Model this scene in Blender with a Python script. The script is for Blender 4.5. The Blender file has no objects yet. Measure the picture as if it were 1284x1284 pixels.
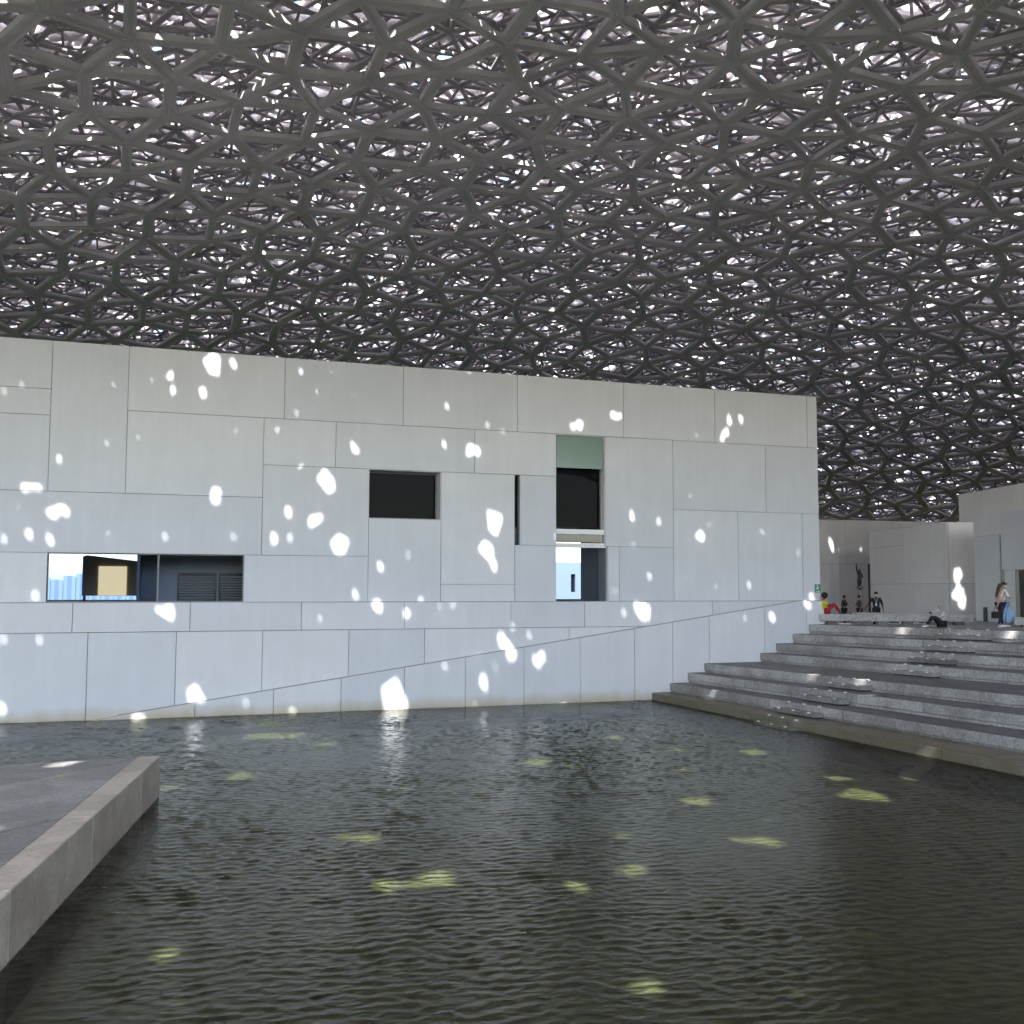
import bpy, bmesh, math, random
import numpy as np
from mathutils import Vector, Matrix

# ------------------------------------------------------------------ camera, sky, sun, exposure
SC = bpy.context.scene
COL = SC.collection
CAM = np.array([0.0, -37.976, 4.5])
YAW = math.radians(19.01)                       # camera looks 19 degrees to the right of the gallery's normal
FWD = np.array([math.sin(YAW), math.cos(YAW)])
cam_data = bpy.data.cameras.new('camera')
cam_data.sensor_width = 36.0
cam_data.lens = 36.0
cam_data.clip_start = 0.1
cam_data.clip_end = 6000.0
cam = bpy.data.objects.new('camera', cam_data)
cam.location = CAM
cam.rotation_mode = 'XYZ'
cam.matrix_world = (Matrix.Translation(Vector(CAM)) @ Matrix.Rotation(-YAW, 4, 'Z') @
                    Matrix.Rotation(math.radians(90) + 0.0739, 4, 'X') @ Matrix.Rotation(0.0022, 4, 'Z'))
COL.objects.link(cam)
SC.camera = cam

SUN = np.array([-0.25, -0.92, 1.02]); SUN = SUN / np.linalg.norm(SUN)     # towards the sun
world = bpy.data.worlds.new('World'); SC.world = world; world.use_nodes = True
wn = world.node_tree.nodes; wl = world.node_tree.links
sky = wn.new('ShaderNodeTexSky'); sky.sky_type = 'NISHITA'; sky.sun_disc = False
sky.sun_elevation = math.asin(SUN[2]); sky.sun_rotation = math.atan2(SUN[0], SUN[1])
sky.air_density = 1.0; sky.dust_density = 1.6; sky.ozone_density = 1.0
bg = wn['Background']; bg.inputs['Strength'].default_value = 0.15
wl.new(sky.outputs['Color'], bg.inputs['Color'])
sun_d = bpy.data.lights.new('sun', 'SUN'); sun_d.energy = 3.5; sun_d.angle = math.radians(0.38)
sun_d.color = (1.0, 0.99, 0.98)
sun_o = bpy.data.objects.new('sun', sun_d); COL.objects.link(sun_o)
sun_o.rotation_euler = Vector(-SUN).to_track_quat('-Z', 'Y').to_euler()
sun_o.location = (0, -60, 90)
SC.view_settings.view_transform = 'Standard'; SC.view_settings.look = 'None'
SC.view_settings.gamma = 1.0; SC.view_settings.use_curve_mapping = False
SC.view_settings.exposure = 2.42
SC.render.engine = 'CYCLES'
SC.cycles.use_denoising = True
SC.cycles.use_adaptive_sampling = True; SC.cycles.adaptive_threshold = 0.02
SC.cycles.max_bounces = 7; SC.cycles.diffuse_bounces = 5; SC.cycles.glossy_bounces = 4
SC.cycles.transmission_bounces = 4; SC.cycles.transparent_max_bounces = 8
SC.cycles.sample_clamp_indirect = 6.0
SC.cycles.caustics_reflective = False; SC.cycles.caustics_refractive = False

RNG = np.random.default_rng(7); random.seed(7)

# ------------------------------------------------------------------ materials
M = {}
def mat(name, base, rough=0.6, spec=0.4, metal=0.0, emit=None, estr=0.0):
    m = bpy.data.materials.new(name); m.use_nodes = True
    b = m.node_tree.nodes['Principled BSDF']
    b.inputs['Base Color'].default_value = (*base, 1); b.inputs['Roughness'].default_value = rough
    b.inputs['Specular IOR Level'].default_value = spec; b.inputs['Metallic'].default_value = metal
    if emit:
        b.inputs['Emission Color'].default_value = (*emit, 1); b.inputs['Emission Strength'].default_value = estr
    M[name] = m
    return m
class NB:
    """small node builder on one material"""
    def __init__(s, m): s.t = m.node_tree; s.b = s.t.nodes['Principled BSDF']
    def n(s, typ, **kw):
        o = s.t.nodes.new(typ)
        for k, v in kw.items():
            if k in o.inputs: o.inputs[k].default_value = v
            else: setattr(o, k, v)
        return o
    def l(s, a, b): s.t.links.new(a, b)
    def pos(s, scale=(1, 1, 1)):
        g = s.n('ShaderNodeNewGeometry'); mp = s.n('ShaderNodeMapping'); mp.inputs['Scale'].default_value = scale
        s.l(g.outputs['Position'], mp.inputs['Vector']); return mp.outputs['Vector']
    def noise(s, vec, scale, detail=4.0, rough=0.55):
        o = s.n('ShaderNodeTexNoise'); o.inputs['Scale'].default_value = scale
        o.inputs['Detail'].default_value = detail; o.inputs['Roughness'].default_value = rough
        s.l(vec, o.inputs['Vector']); return o.outputs['Fac']
    def ramp(s, fac, stops):
        r = s.n('ShaderNodeValToRGB'); e = r.color_ramp.elements
        while len(e) < len(stops): e.new(0.5)
        for q, (p, c) in zip(e, stops): q.position = p; q.color = (*c, 1) if len(c) == 3 else c
        s.l(fac, r.inputs['Fac']); return r.outputs['Color']
    def mix(s, a, b, fac, mode='MIX'):
        o = s.n('ShaderNodeMix', data_type='RGBA', blend_type=mode)
        for sock, v in ((o.inputs['Factor'], fac), (o.inputs['A'], a), (o.inputs['B'], b)):
            pass
        for idx, v in ((0, fac), (6, a), (7, b)):
            if hasattr(v, 'links') or hasattr(v, 'is_linked'): s.l(v, o.inputs[idx])
            elif isinstance(v, (int, float)): o.inputs[idx].default_value = v
            else: o.inputs[idx].default_value = (*v, 1)
        return o.outputs[2]
    def math(s, op, a, b=0.0, clamp=False):
        o = s.n('ShaderNodeMath', operation=op); o.use_clamp = clamp
        for i, v in enumerate((a, b)):
            if hasattr(v, 'is_linked'): s.l(v, o.inputs[i])
            else: o.inputs[i].default_value = v
        return o.outputs[0]
    def bump(s, h, strength=0.2, dist=0.02):
        o = s.n('ShaderNodeBump'); o.inputs['Strength'].default_value = strength; o.inputs['Distance'].default_value = dist
        s.l(h, o.inputs['Height']); s.l(o.outputs['Normal'], s.b.inputs['Normal']); return o

def panel_mat(name, base, stain=True, dark=0.93):
    m = mat(name, base, 0.55, 0.35); q = NB(m)
    oi = q.n('ShaderNodeObjectInfo')
    p = q.pos()
    big = q.noise(p, 0.55, 5.0, 0.6)
    c0 = q.ramp(big, [(0.3, tuple(x * dark for x in base)), (0.7, base)])
    # every panel is cast a little lighter or darker than its neighbours
    tone = q.ramp(oi.outputs['Random'], [(0.0, (0.90, 0.91, 0.925)), (0.5, (0.96, 0.96, 0.96)), (1.0, (1.0, 0.995, 0.985))])
    c1 = q.mix(c0, tone, 1.0, 'MULTIPLY')
    streak = q.noise(q.pos((2.2, 2.2, 0.18)), 1.6, 5.0, 0.62)
    c2 = q.mix(c1, q.ramp(streak, [(0.45, (0.93, 0.925, 0.915)), (0.62, (1, 1, 1))]), 0.4, 'MULTIPLY')
    if stain:
        g = q.n('ShaderNodeNewGeometry'); sx = q.n('ShaderNodeSeparateXYZ'); q.l(g.outputs['Position'], sx.inputs[0])
        wob = q.noise(q.pos((1, 1, 0.4)), 1.3, 5.0, 0.6)
        zz = q.math('SUBTRACT', sx.outputs['Z'], q.math('MULTIPLY', wob, 0.55))
        f = q.ramp(q.math('MULTIPLY', q.math('ADD', zz, 0.6), 0.9), [(0.10, (1, 1, 1)), (0.32, (0.75, 0.75, 0.75)), (0.70, (0, 0, 0))])
        c2 = q.mix(c2, (0.44, 0.39, 0.25), f)
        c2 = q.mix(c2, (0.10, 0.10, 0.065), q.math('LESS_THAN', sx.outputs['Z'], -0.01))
    q.l(c2, q.b.inputs['Base Color'])
    fine = q.noise(q.pos((1, 1, 1)), 26.0, 3.0, 0.6)
    q.bump(fine, 0.10, 0.01)
    return m
panel_mat('panel', (0.705, 0.73, 0.77))
panel_mat('panel_grey', (0.85, 0.83, 0.83), stain=False)
panel_mat('panel_cool', (0.78, 0.79, 0.81), stain=False)
mat('core', (0.34, 0.34, 0.345), 0.8, 0.2)

def granite(name, lo, hi, tint=None, worn=0.62):
    m = mat(name, hi, 0.62, 0.35); q = NB(m); p = q.pos()
    sp = q.noise(p, 16.0, 6.0, 0.75)
    c = q.ramp(sp, [(0.36, lo), (0.5, tuple((a + b) / 2 for a, b in zip(lo, hi))), (0.66, hi)])
    oi = q.n('ShaderNodeObjectInfo')
    c = q.mix(c, q.ramp(oi.outputs['Random'], [(0.0, (0.78, 0.78, 0.79)), (1.0, (1.08, 1.08, 1.08))]), 1.0, 'MULTIPLY')
    st = q.noise(p, 0.8, 6.0, 0.65)
    c = q.mix(c, q.ramp(st, [(0.40, (worn, worn * 0.97, worn * 0.94)), (0.58, (1, 1, 1))]), 0.85, 'MULTIPLY')
    if tint:
        al = q.noise(p, 1.4, 5.0, 0.6)
        c = q.mix(c, tint, q.ramp(al, [(0.35, (0.85, 0.85, 0.85)), (0.65, (0.25, 0.25, 0.25))]))
    g = q.n('ShaderNodeNewGeometry'); sx = q.n('ShaderNodeSeparateXYZ'); q.l(g.outputs['Position'], sx.inputs[0])
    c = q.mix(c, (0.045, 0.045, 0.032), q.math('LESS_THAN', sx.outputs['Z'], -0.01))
    q.l(c, q.b.inputs['Base Color'])
    q.l(q.ramp(st, [(0.35, (0.38,) * 3), (0.6, (0.7,) * 3)]), q.b.inputs['Roughness'])
    q.bump(sp, 0.25, 0.008)
    return m
granite('granite', (0.24, 0.236, 0.234), (0.56, 0.55, 0.54))
granite('granite_dark', (0.11, 0.107, 0.104), (0.22, 0.213, 0.208))
granite('granite_mid', (0.16, 0.156, 0.153), (0.36, 0.352, 0.345))
granite('granite_algae', (0.13, 0.125, 0.11), (0.30, 0.29, 0.25), tint=(0.15, 0.125, 0.07))
granite('paving', (0.28, 0.268, 0.255), (0.48, 0.462, 0.44), worn=0.50)
granite('coping', (0.50, 0.44, 0.36), (0.69, 0.61, 0.51))

def dome_mat(name, base, rough=0.5):
    m = mat(name, base, rough, 0.5, 0.0); q = NB(m); p = q.pos()
    v = q.noise(p, 0.35, 4.0, 0.6)
    q.l(q.ramp(v, [(0.3, tuple(x * 0.8 for x in base)), (0.7, tuple(x * 1.12 for x in base))]), q.b.inputs['Base Color'])
    return m
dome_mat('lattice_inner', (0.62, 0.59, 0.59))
dome_mat('lattice_mid_shaded', (0.36, 0.333, 0.328))  # same metal as inner layer; deeper layers' shade put into a darker base
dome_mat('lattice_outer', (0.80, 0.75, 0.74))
mat('black_metal', (0.012, 0.012, 0.014), 0.35, 0.5)
mat('frame_metal', (0.16, 0.165, 0.17), 0.4, 0.5)
mat('white_metal', (0.80, 0.80, 0.80), 0.35, 0.5)
mat('dark_interior', (0.36, 0.39, 0.45), 0.7, 0.2)
mat('black_interior', (0.010, 0.010, 0.012), 0.8, 0.1)
mat('blind', (0.60, 0.61, 0.62), 0.5, 0.4)
mat('green_panel', (0.20, 0.29, 0.245), 0.12, 0.5)
mat('brown_board', (0.50, 0.44, 0.33), 0.5, 0.3)
mat('lightbox', (0.55, 0.42, 0.22), 0.5, 0.3, emit=(0.78, 0.60, 0.33), estr=0.36)
mat('hoarding_sky_tint', (0.18, 0.255, 0.345), 0.5, 0.3)  # blue of skylit shade put into the base colour
mat('wall_sky_tint', (0.13, 0.175, 0.24), 0.6, 0.3)  # white wall; its blue skylit shade is put into the colour

def glass_mat(name, tint, ior=1.5):
    m = bpy.data.materials.new(name); m.use_nodes = True; t = m.node_tree
    t.nodes.remove(t.nodes['Principled BSDF'])
    tr = t.nodes.new('ShaderNodeBsdfTransparent'); tr.inputs['Color'].default_value = (*tint, 1)
    gl = t.nodes.new('ShaderNodeBsdfGlossy'); gl.inputs['Roughness'].default_value = 0.02
    fr = t.nodes.new('ShaderNodeFresnel'); fr.inputs['IOR'].default_value = ior
    mx = t.nodes.new('ShaderNodeMixShader')
    t.links.new(fr.outputs[0], mx.inputs[0]); t.links.new(tr.outputs[0], mx.inputs[1]); t.links.new(gl.outputs[0], mx.inputs[2])
    t.links.new(mx.outputs[0], t.nodes['Material Output'].inputs['Surface'])
    M[name] = m
glass_mat('glass', (0.68, 0.73, 0.80)); glass_mat('glass_clear', (0.93, 0.95, 0.97))
mat('dark_glass', (0.006, 0.006, 0.008), 0.03, 0.03)

def water_mat():
    m = bpy.data.materials.new('water'); m.use_nodes = True; t = m.node_tree
    t.nodes.remove(t.nodes['Principled BSDF'])
    g = t.nodes.new('ShaderNodeNewGeometry')
    def nz(scale3, scale, detail, rot=0.0):
        mp = t.nodes.new('ShaderNodeMapping'); mp.inputs['Scale'].default_value = scale3; mp.inputs['Rotation'].default_value = (0, 0, rot)
        t.links.new(g.outputs['Position'], mp.inputs['Vector'])
        o = t.nodes.new('ShaderNodeTexNoise'); o.inputs['Scale'].default_value = scale; o.inputs['Detail'].default_value = detail
        t.links.new(mp.outputs[0], o.inputs['Vector']); return o.outputs['Fac']
    b1 = t.nodes.new('ShaderNodeBump'); b1.inputs['Strength'].default_value = 0.55; b1.inputs['Distance'].default_value = 0.03
    t.links.new(nz((0.6, 1.0, 1), 11.0, 4.0, 0.35), b1.inputs['Height'])
    tr = t.nodes.new('ShaderNodeBsdfTransparent'); tr.inputs['Color'].default_value = (0.80, 0.85, 0.64, 1)
    gl = t.nodes.new('ShaderNodeBsdfGlossy'); gl.inputs['Roughness'].default_value = 0.025
    fr = t.nodes.new('ShaderNodeFresnel'); fr.inputs['IOR'].default_value = 1.45
    mx = t.nodes.new('ShaderNodeMixShader')
    for s in (gl, fr): t.links.new(b1.outputs['Normal'], s.inputs['Normal'])
    t.links.new(fr.outputs[0], mx.inputs[0]); t.links.new(tr.outputs[0], mx.inputs[1]); t.links.new(gl.outputs[0], mx.inputs[2])
    t.links.new(mx.outputs[0], t.nodes['Material Output'].inputs['Surface'])
    M['water'] = m
water_mat()
m = mat('pool_floor', (0.10, 0.11, 0.08), 0.8, 0.2); q = NB(m); p = q.pos()
q.l(q.ramp(q.noise(p, 3.0, 5.0, 0.65), [(0.3, (0.11, 0.113, 0.08)), (0.7, (0.26, 0.262, 0.17))]), q.b.inputs['Base Color'])

# ------------------------------------------------------------------ helpers
def tag(o, label=None, cat=None, group=None, kind=None):
    if label: o['label'] = label
    if cat: o['category'] = cat
    if group: o['group'] = group
    if kind: o['kind'] = kind
    return o
def empty(name, loc, rz=0.0, label=None, cat=None, group=None):
    o = bpy.data.objects.new(name, None); COL.objects.link(o)
    o.location = loc; o.rotation_euler = (0, 0, rz); o.empty_display_size = 0.3
    return tag(o, label, cat, group)
class MB:
    def __init__(s): s.v = []; s.f = []
    def poly(s, pts, faces):
        k = len(s.v); s.v += [tuple(p) for p in pts]; s.f += [tuple(i + k for i in f) for f in faces]; return s
    def box(s, x0, x1, y0, y1, z0, z1):
        return s.poly([(x0, y0, z0), (x1, y0, z0), (x1, y1, z0), (x0, y1, z0), (x0, y0, z1), (x1, y0, z1), (x1, y1, z1), (x0, y1, z1)],
                      [(0, 3, 2, 1), (4, 5, 6, 7), (0, 1, 5, 4), (1, 2, 6, 5), (2, 3, 7, 6), (3, 0, 4, 7)])
    def prism(s, plan, z0, z1):
        """plan: counter-clockwise (x, y) polygon; z0 / z1 numbers or lists"""
        n = len(plan); a = z0 if hasattr(z0, '__len__') else [z0] * n; b = z1 if hasattr(z1, '__len__') else [z1] * n
        pts = [(x, y, a[i]) for i, (x, y) in enumerate(plan)] + [(x, y, b[i]) for i, (x, y) in enumerate(plan)]
        fs = [tuple(range(n - 1, -1, -1)), tuple(range(n, 2 * n))] + [(i, (i + 1) % n, n + (i + 1) % n, n + i) for i in range(n)]
        return s.poly(pts, fs)
    def extr(s, prof, y0, y1):
        """prof: (x, z) polygon extruded along y from y0 (front) to y1"""
        n = len(prof)
        pts = [(x, y0, z) for x, z in prof] + [(x, y1, z) for x, z in prof]
        fs = [tuple(range(n)), tuple(range(2 * n - 1, n - 1, -1))] + [(i, n + i, n + (i + 1) % n, (i + 1) % n) for i in range(n)]
        return s.poly(pts, fs)
    def tube(s, p0, p1, r0, r1=None, n=10):
        r1 = r0 if r1 is None else r1
        p0 = Vector(p0); p1 = Vector(p1); d = (p1 - p0).normalized()
        a = d.orthogonal().normalized(); b = d.cross(a); pts = []
        for p, r in ((p0, r0), (p1, r1)):
            pts += [p + (a * math.cos(2 * math.pi * i / n) + b * math.sin(2 * math.pi * i / n)) * r for i in range(n)]
        return s.poly(pts, [tuple(range(n - 1, -1, -1)), tuple(range(n, 2 * n))] + [(i, (i + 1) % n, n + (i + 1) % n, n + i) for i in range(n)])
    def lathe(s, prof, c=(0, 0, 0), n=16):
        pts = []
        for r, z in prof: pts += [(c[0] + r * math.cos(2 * math.pi * i / n), c[1] + r * math.sin(2 * math.pi * i / n), c[2] + z) for i in range(n)]
        fs = []
        for j in range(len(prof) - 1):
            fs += [(j * n + i, j * n + (i + 1) % n, (j + 1) * n + (i + 1) % n, (j + 1) * n + i) for i in range(n)]
        fs += [tuple(range(n - 1, -1, -1)), tuple((len(prof) - 1) * n + i for i in range(n))]
        return s.poly(pts, fs)
    def blob(s, c, r, n=12, rings=8, R=None):
        k = len(s.v); pts = []
        for j in range(rings + 1):
            th = math.pi * j / rings
            for i in range(n):
                ph = 2 * math.pi * i / n
                p = Vector((r[0] * math.sin(th) * math.cos(ph), r[1] * math.sin(th) * math.sin(ph), r[2] * math.cos(th)))
                if R is not None: p = R @ p
                pts.append(Vector(c) + p)
        fs = [(j * n + i, (j + 1) * n + i, (j + 1) * n + (i + 1) % n, j * n + (i + 1) % n) for j in range(rings) for i in range(n)]
        return s.poly(pts, fs)
    def build(s, name, material, parent=None, smooth=False, bevel=0.0):
        me = bpy.data.meshes.new(name); me.from_pydata([tuple(p) for p in s.v], [], s.f); me.update()
        if smooth: me.polygons.foreach_set('use_smooth', [True] * len(me.polygons))
        me.materials.append(M[material] if isinstance(material, str) else material)
        o = bpy.data.objects.new(name, me); COL.objects.link(o)
        if parent is not None: o.parent = parent
        if bevel:
            b = o.modifiers.new('bevel', 'BEVEL'); b.width = bevel; b.segments = 1; b.limit_method = 'ANGLE'
        return o

# ------------------------------------------------------------------ the dome: eight layers of squares and triangles
DC = np.array([22.2, 2.0]); DR = 200.0; DZ = 27.0 - DR; RIM = 88.0
TARGETS = [
    (1.63,-0.02,12.56,0.31), (2.35,-0.02,12.64,0.17), (0.25,-0.02,12.12,0.08), (0.31,-0.02,11.52,0.15),
    (1.32,-0.02,11.52,0.17), (-4.58,-0.02,11.41,0.07), (-5.08,-0.02,11.08,0.10), (4.81,-0.02,12.51,0.07),
    (4.66,-0.02,10.92,0.09), (-3.34,-0.02,8.89,0.13), (-4.35,-0.02,7.87,0.13), (-3.93,-0.02,7.89,0.12),
    (-3.54,-0.02,7.03,0.12), (-3.04,-0.02,7.09,0.18), (-4.16,-0.02,6.28,0.15), (-4.91,-0.02,6.14,0.11),
    (-3.53,-0.02,6.13,0.17), (0.18,-0.02,6.29,0.11), (2.51,-0.02,6.32,0.11), (1.85,-0.02,7.80,0.22),
    (-3.90,-0.02,4.24,0.13), (5.80,-0.02,8.47,0.31), (4.42,-0.02,7.31,0.17), (5.26,-0.02,6.89,0.17),
    (3.95,-0.02,6.26,0.17), (4.49,-0.02,6.32,0.14), (5.64,-0.02,7.16,0.09), (6.32,-0.02,6.11,0.32),
    (6.93,-0.02,4.25,0.14), (6.73,-0.02,9.94,0.12), (6.95,-0.02,9.65,0.08), (10.41,-0.02,11.54,0.12),
    (10.29,-0.02,10.07,0.13), (11.28,-0.02,9.83,0.15), (11.71,-0.02,9.85,0.09), (12.07,-0.02,10.87,0.07),
    (12.69,-0.02,10.68,0.08), (7.83,-0.02,5.32,0.16), (8.93,-0.02,5.72,0.11), (10.37,-0.02,5.03,0.10),
    (12.29,-0.02,7.05,0.29), (12.06,-0.02,6.02,0.26), (12.32,-0.02,5.37,0.18), (15.65,-0.02,11.02,0.14),
    (16.07,-0.02,11.14,0.12), (17.38,-0.02,11.57,0.07), (17.78,-0.02,11.62,0.07), (18.27,-0.02,7.46,0.16),
    (19.50,-0.02,7.28,0.14), (18.33,-0.02,6.28,0.10), (19.00,-0.02,5.04,0.08), (21.50,-0.02,6.72,0.19),
    (21.85,-0.02,7.13,0.08), (22.90,-0.02,11.79,0.13), (23.45,-0.02,11.79,0.16), (22.78,-0.02,11.20,0.14),
    (22.46,-0.02,10.78,0.07), (26.22,-0.02,6.06,0.10), (23.73,-0.02,4.65,0.11), (7.72,-0.15,3.89,0.22),
    (8.87,-0.15,3.58,0.16), (10.67,-0.15,3.90,0.11), (0.03,-0.15,3.75,0.13), (0.39,-0.15,3.89,0.11),
    (18.44,-0.15,3.75,0.19), (18.83,-0.15,3.55,0.21), (17.83,-0.15,3.53,0.11), (24.73,-0.15,3.19,0.17),
    (26.84,-0.15,4.27,0.15), (26.42,-0.15,3.79,0.16), (12.60,-0.15,2.56,0.21), (13.05,-0.15,3.02,0.12),
    (13.02,-0.15,1.85,0.25), (14.01,-0.15,1.52,0.15), (14.27,-0.15,1.67,0.18), (11.66,-0.15,1.91,0.11),
    (12.37,-0.15,1.35,0.11), (1.31,-0.15,0.77,0.26), (-4.81,-0.15,2.80,0.13), (-3.72,-0.15,2.75,0.12),
    (-4.78,-0.15,0.52,0.14), (3.07,-0.15,0.32,0.11), (11.89,-0.15,0.75,0.21), (8.66,0.58,-0.70,0.31),
    (3.59,-0.68,-0.70,0.35), (4.38,-0.97,-0.70,0.35), (5.49,-3.31,-0.70,0.23), (-0.37,0.14,-0.70,0.22),
    (2.29,-8.30,-0.70,0.30), (10.75,-8.85,-0.70,0.29), (11.50,-9.84,-0.70,0.17), (15.21,-5.09,-0.70,0.21),
    (16.03,-8.01,-0.70,0.19), (15.13,-7.86,-0.70,0.12), (18.13,-9.28,-0.70,0.27), (14.37,-11.29,-0.70,0.13),
    (12.55,-15.34,-0.70,0.28), (17.80,-13.85,-0.70,0.21), (16.90,-15.96,-0.70,0.40), (19.67,-14.52,-0.70,0.15),
    (13.11,-17.57,-0.70,0.10), (12.02,-19.36,-0.70,0.24), (11.44,-18.94,-0.70,0.13), (9.35,-17.98,-0.70,0.13),
    (8.39,-20.41,-0.70,0.22), (7.04,-21.01,-0.70,0.17), (4.84,-19.82,-0.70,0.30), (3.93,-19.92,-0.70,0.21),
    (4.20,-16.51,-0.70,0.20), (3.73,-16.13,-0.70,0.11), (0.21,-22.24,-0.70,0.16), (6.18,-25.53,-0.70,0.15),
    (0.36,-9.51,-0.70,0.18), (6.15,-11.58,-0.70,0.12), (7.15,-12.16,-0.70,0.12), (20.33,-0.91,0.64,0.18),
    (20.19,-3.29,0.64,0.14), (19.84,-3.17,0.28,0.14), (19.17,-5.19,0.28,0.19), (22.45,-6.32,1.41,0.36),
    (22.79,-8.54,1.41,0.40), (21.98,-10.00,1.04,0.28), (25.68,-4.59,1.78,0.27), (22.48,-9.71,1.41,0.13),
    (28.12,-4.09,2.56,0.38), (29.62,-8.08,2.56,0.33), (-1.84,-14.67,0.85,0.50), (-2.40,-14.37,0.85,0.17),
    (25.77,-3.69,2.96,0.22), (33.92,-1.99,2.96,0.25), (40.50,6.20,5.30,0.25), (40.50,6.20,4.30,0.25),
    (40.62,6.20,3.70,0.22), (41.70,18.70,7.40,0.30), (40.00,14.00,3.50,0.30)]
def snub_edges(a, rot, off, rmax):
    """edges of the snub square tiling (squares and triangles) of side a, in plan, around the dome's centre"""
    L = a * math.sqrt(2 + math.sqrt(3)); k = int((rmax + 8) * 1.5 / L) + 2
    ii, jj = np.meshgrid(np.arange(-k, k + 1), np.arange(-k, k + 1)); cc = np.stack([ii.ravel(), jj.ravel()], 1) * L
    ang = np.radians([60, 150, 240, 330]); sq = np.stack([np.cos(ang), np.sin(ang)], 1) * a / math.sqrt(2)
    pts = (cc[:, None, :] + sq[None]).reshape(-1, 2)
    pts = np.unique(np.round(pts, 4), axis=0)
    cell = {}
    for i, (x, y) in enumerate(pts): cell.setdefault((int(math.floor(x / a)), int(math.floor(y / a))), []).append(i)
    E = []
    for (cx, cy), lst in cell.items():
        near = [j for dx in (-1, 0, 1) for dy in (-1, 0, 1) for j in cell.get((cx + dx, cy + dy), ())]
        q = pts[near]
        for i in lst:
            dd = np.hypot(*(q - pts[i]).T)
            for j in np.nonzero((dd > 0.5 * a) & (dd < 1.02 * a))[0]:
                if near[j] > i: E.append((i, near[j]))
    E = np.array(E); c, s = math.cos(rot), math.sin(rot)
    P = pts @ np.array([[c, s], [-s, c]]) + off
    A, B = P[E[:, 0]], P[E[:, 1]]
    mid = (A + B) / 2
    rr = np.where(mid[:, 0] > 40, rmax + 7, rmax)      # the rim dips to the right and is cut back behind the gallery
    keep = np.hypot(*mid.T) < np.where((mid[:, 0] < 36) & (mid[:, 1] > 20), rmax - 11, rr)
    w = mid + DC - CAM[:2]
    keep &= (w @ FWD) > -8.5                      # canopy cut short behind the viewer to let sky light onto the wall
    return A[keep], B[keep]
def to_dome(P, off):
    r = np.hypot(P[:, 0], P[:, 1]) + 1e-9; th = r / DR
    d = np.stack([P[:, 0] / r * np.sin(th), P[:, 1] / r * np.sin(th), np.cos(th)], 1)
    return np.array([DC[0], DC[1], DZ]) + d * (DR + np.asarray(off)[..., None] if np.ndim(off) else DR + off), d
#         side  rotation  width height  offset  material
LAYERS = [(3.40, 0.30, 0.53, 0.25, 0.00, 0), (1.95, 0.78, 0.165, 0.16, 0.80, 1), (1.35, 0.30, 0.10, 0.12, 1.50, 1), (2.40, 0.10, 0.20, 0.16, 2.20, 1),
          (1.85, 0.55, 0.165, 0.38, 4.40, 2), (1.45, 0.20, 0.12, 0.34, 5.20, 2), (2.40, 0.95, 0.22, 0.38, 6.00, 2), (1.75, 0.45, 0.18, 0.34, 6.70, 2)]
beams = []     # per layer: A, B (3D end points on the mid surface), up, w, h
for k, (a, rot, w, h, off, mi) in enumerate(LAYERS):
    A2, B2 = snub_edges(a, rot, RNG.uniform(-a, a, 2), RIM)
    jit = off + RNG.uniform(-0.03, 0.03, len(A2))
    A3, n1 = to_dome(A2, jit); B3, n2 = to_dome(B2, jit)
    up = n1 + n2; up /= np.linalg.norm(up, axis=1)[:, None]
    beams.append([A3, B3, up, np.full(len(A2), w) * RNG.uniform(0.78, 1.18, len(A2)), np.full(len(A2), h)])
# --- the sun's plane: where the shadows of the beams overlap no light comes through
E1 = np.cross(np.array([0, 0, 1.0]), SUN); E1 /= np.linalg.norm(E1); E2 = np.cross(SUN, E1)
def sp(P): P = np.asarray(P, float); return np.stack([P @ E1, P @ E2], -1)
def hw_eff(A, B, up, w, h):
    t = B - A; t /= np.linalg.norm(t, axis=1)[:, None]
    ta = sp(t); ta /= np.linalg.norm(ta, axis=1)[:, None]
    pr = np.stack([-ta[:, 1], ta[:, 0]], 1)
    side = np.cross(up, t)
    return 0.5 * (np.abs((sp(side) * pr).sum(1)) * w + np.abs((sp(up) * pr).sum(1)) * h)
T = np.array(TARGETS); T2 = sp(T[:, :3]); TR = np.maximum(T[:, 3] * np.where(T[:, 2] < 0, 1.6, np.where(T[:, 1] < -1, 0.6, np.where(T[:, 3] > 0.2, 1.05, 1.0))) - 0.005, 0.095)
CELL = 0.06
# every shaft of light has an irregular, straight-sided outline
SHN, SHR = [], []
for r in TR:
    ks = int(RNG.integers(4, 6)); an = (np.arange(ks) + RNG.uniform(-0.28, 0.28, ks)) / ks * 2 * math.pi + RNG.uniform(0, 6.28)
    SHN.append(np.stack([np.cos(an), np.sin(an)], 1)); SHR.append(r * RNG.uniform(0.72, 1.12, ks))
lo = np.array([1e9, 1e9]); hi = -lo
roi_pts = []
gu = np.arange(-10, 31, 0.06); gz = np.arange(0, 13, 0.08); gy = np.arange(-34, 0, 0.06)
U, Zg = np.meshgrid(gu, gz); roi_pts.append(np.stack([U, 0 * U, Zg], -1).reshape(-1, 3))
U, Yg = np.meshgrid(gu, gy); roi_pts.append(np.stack([U, Yg, np.where(U > 20, np.minimum((U - 20) * 0.33, 2.9), -0.5)], -1).reshape(-1, 3))
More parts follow.
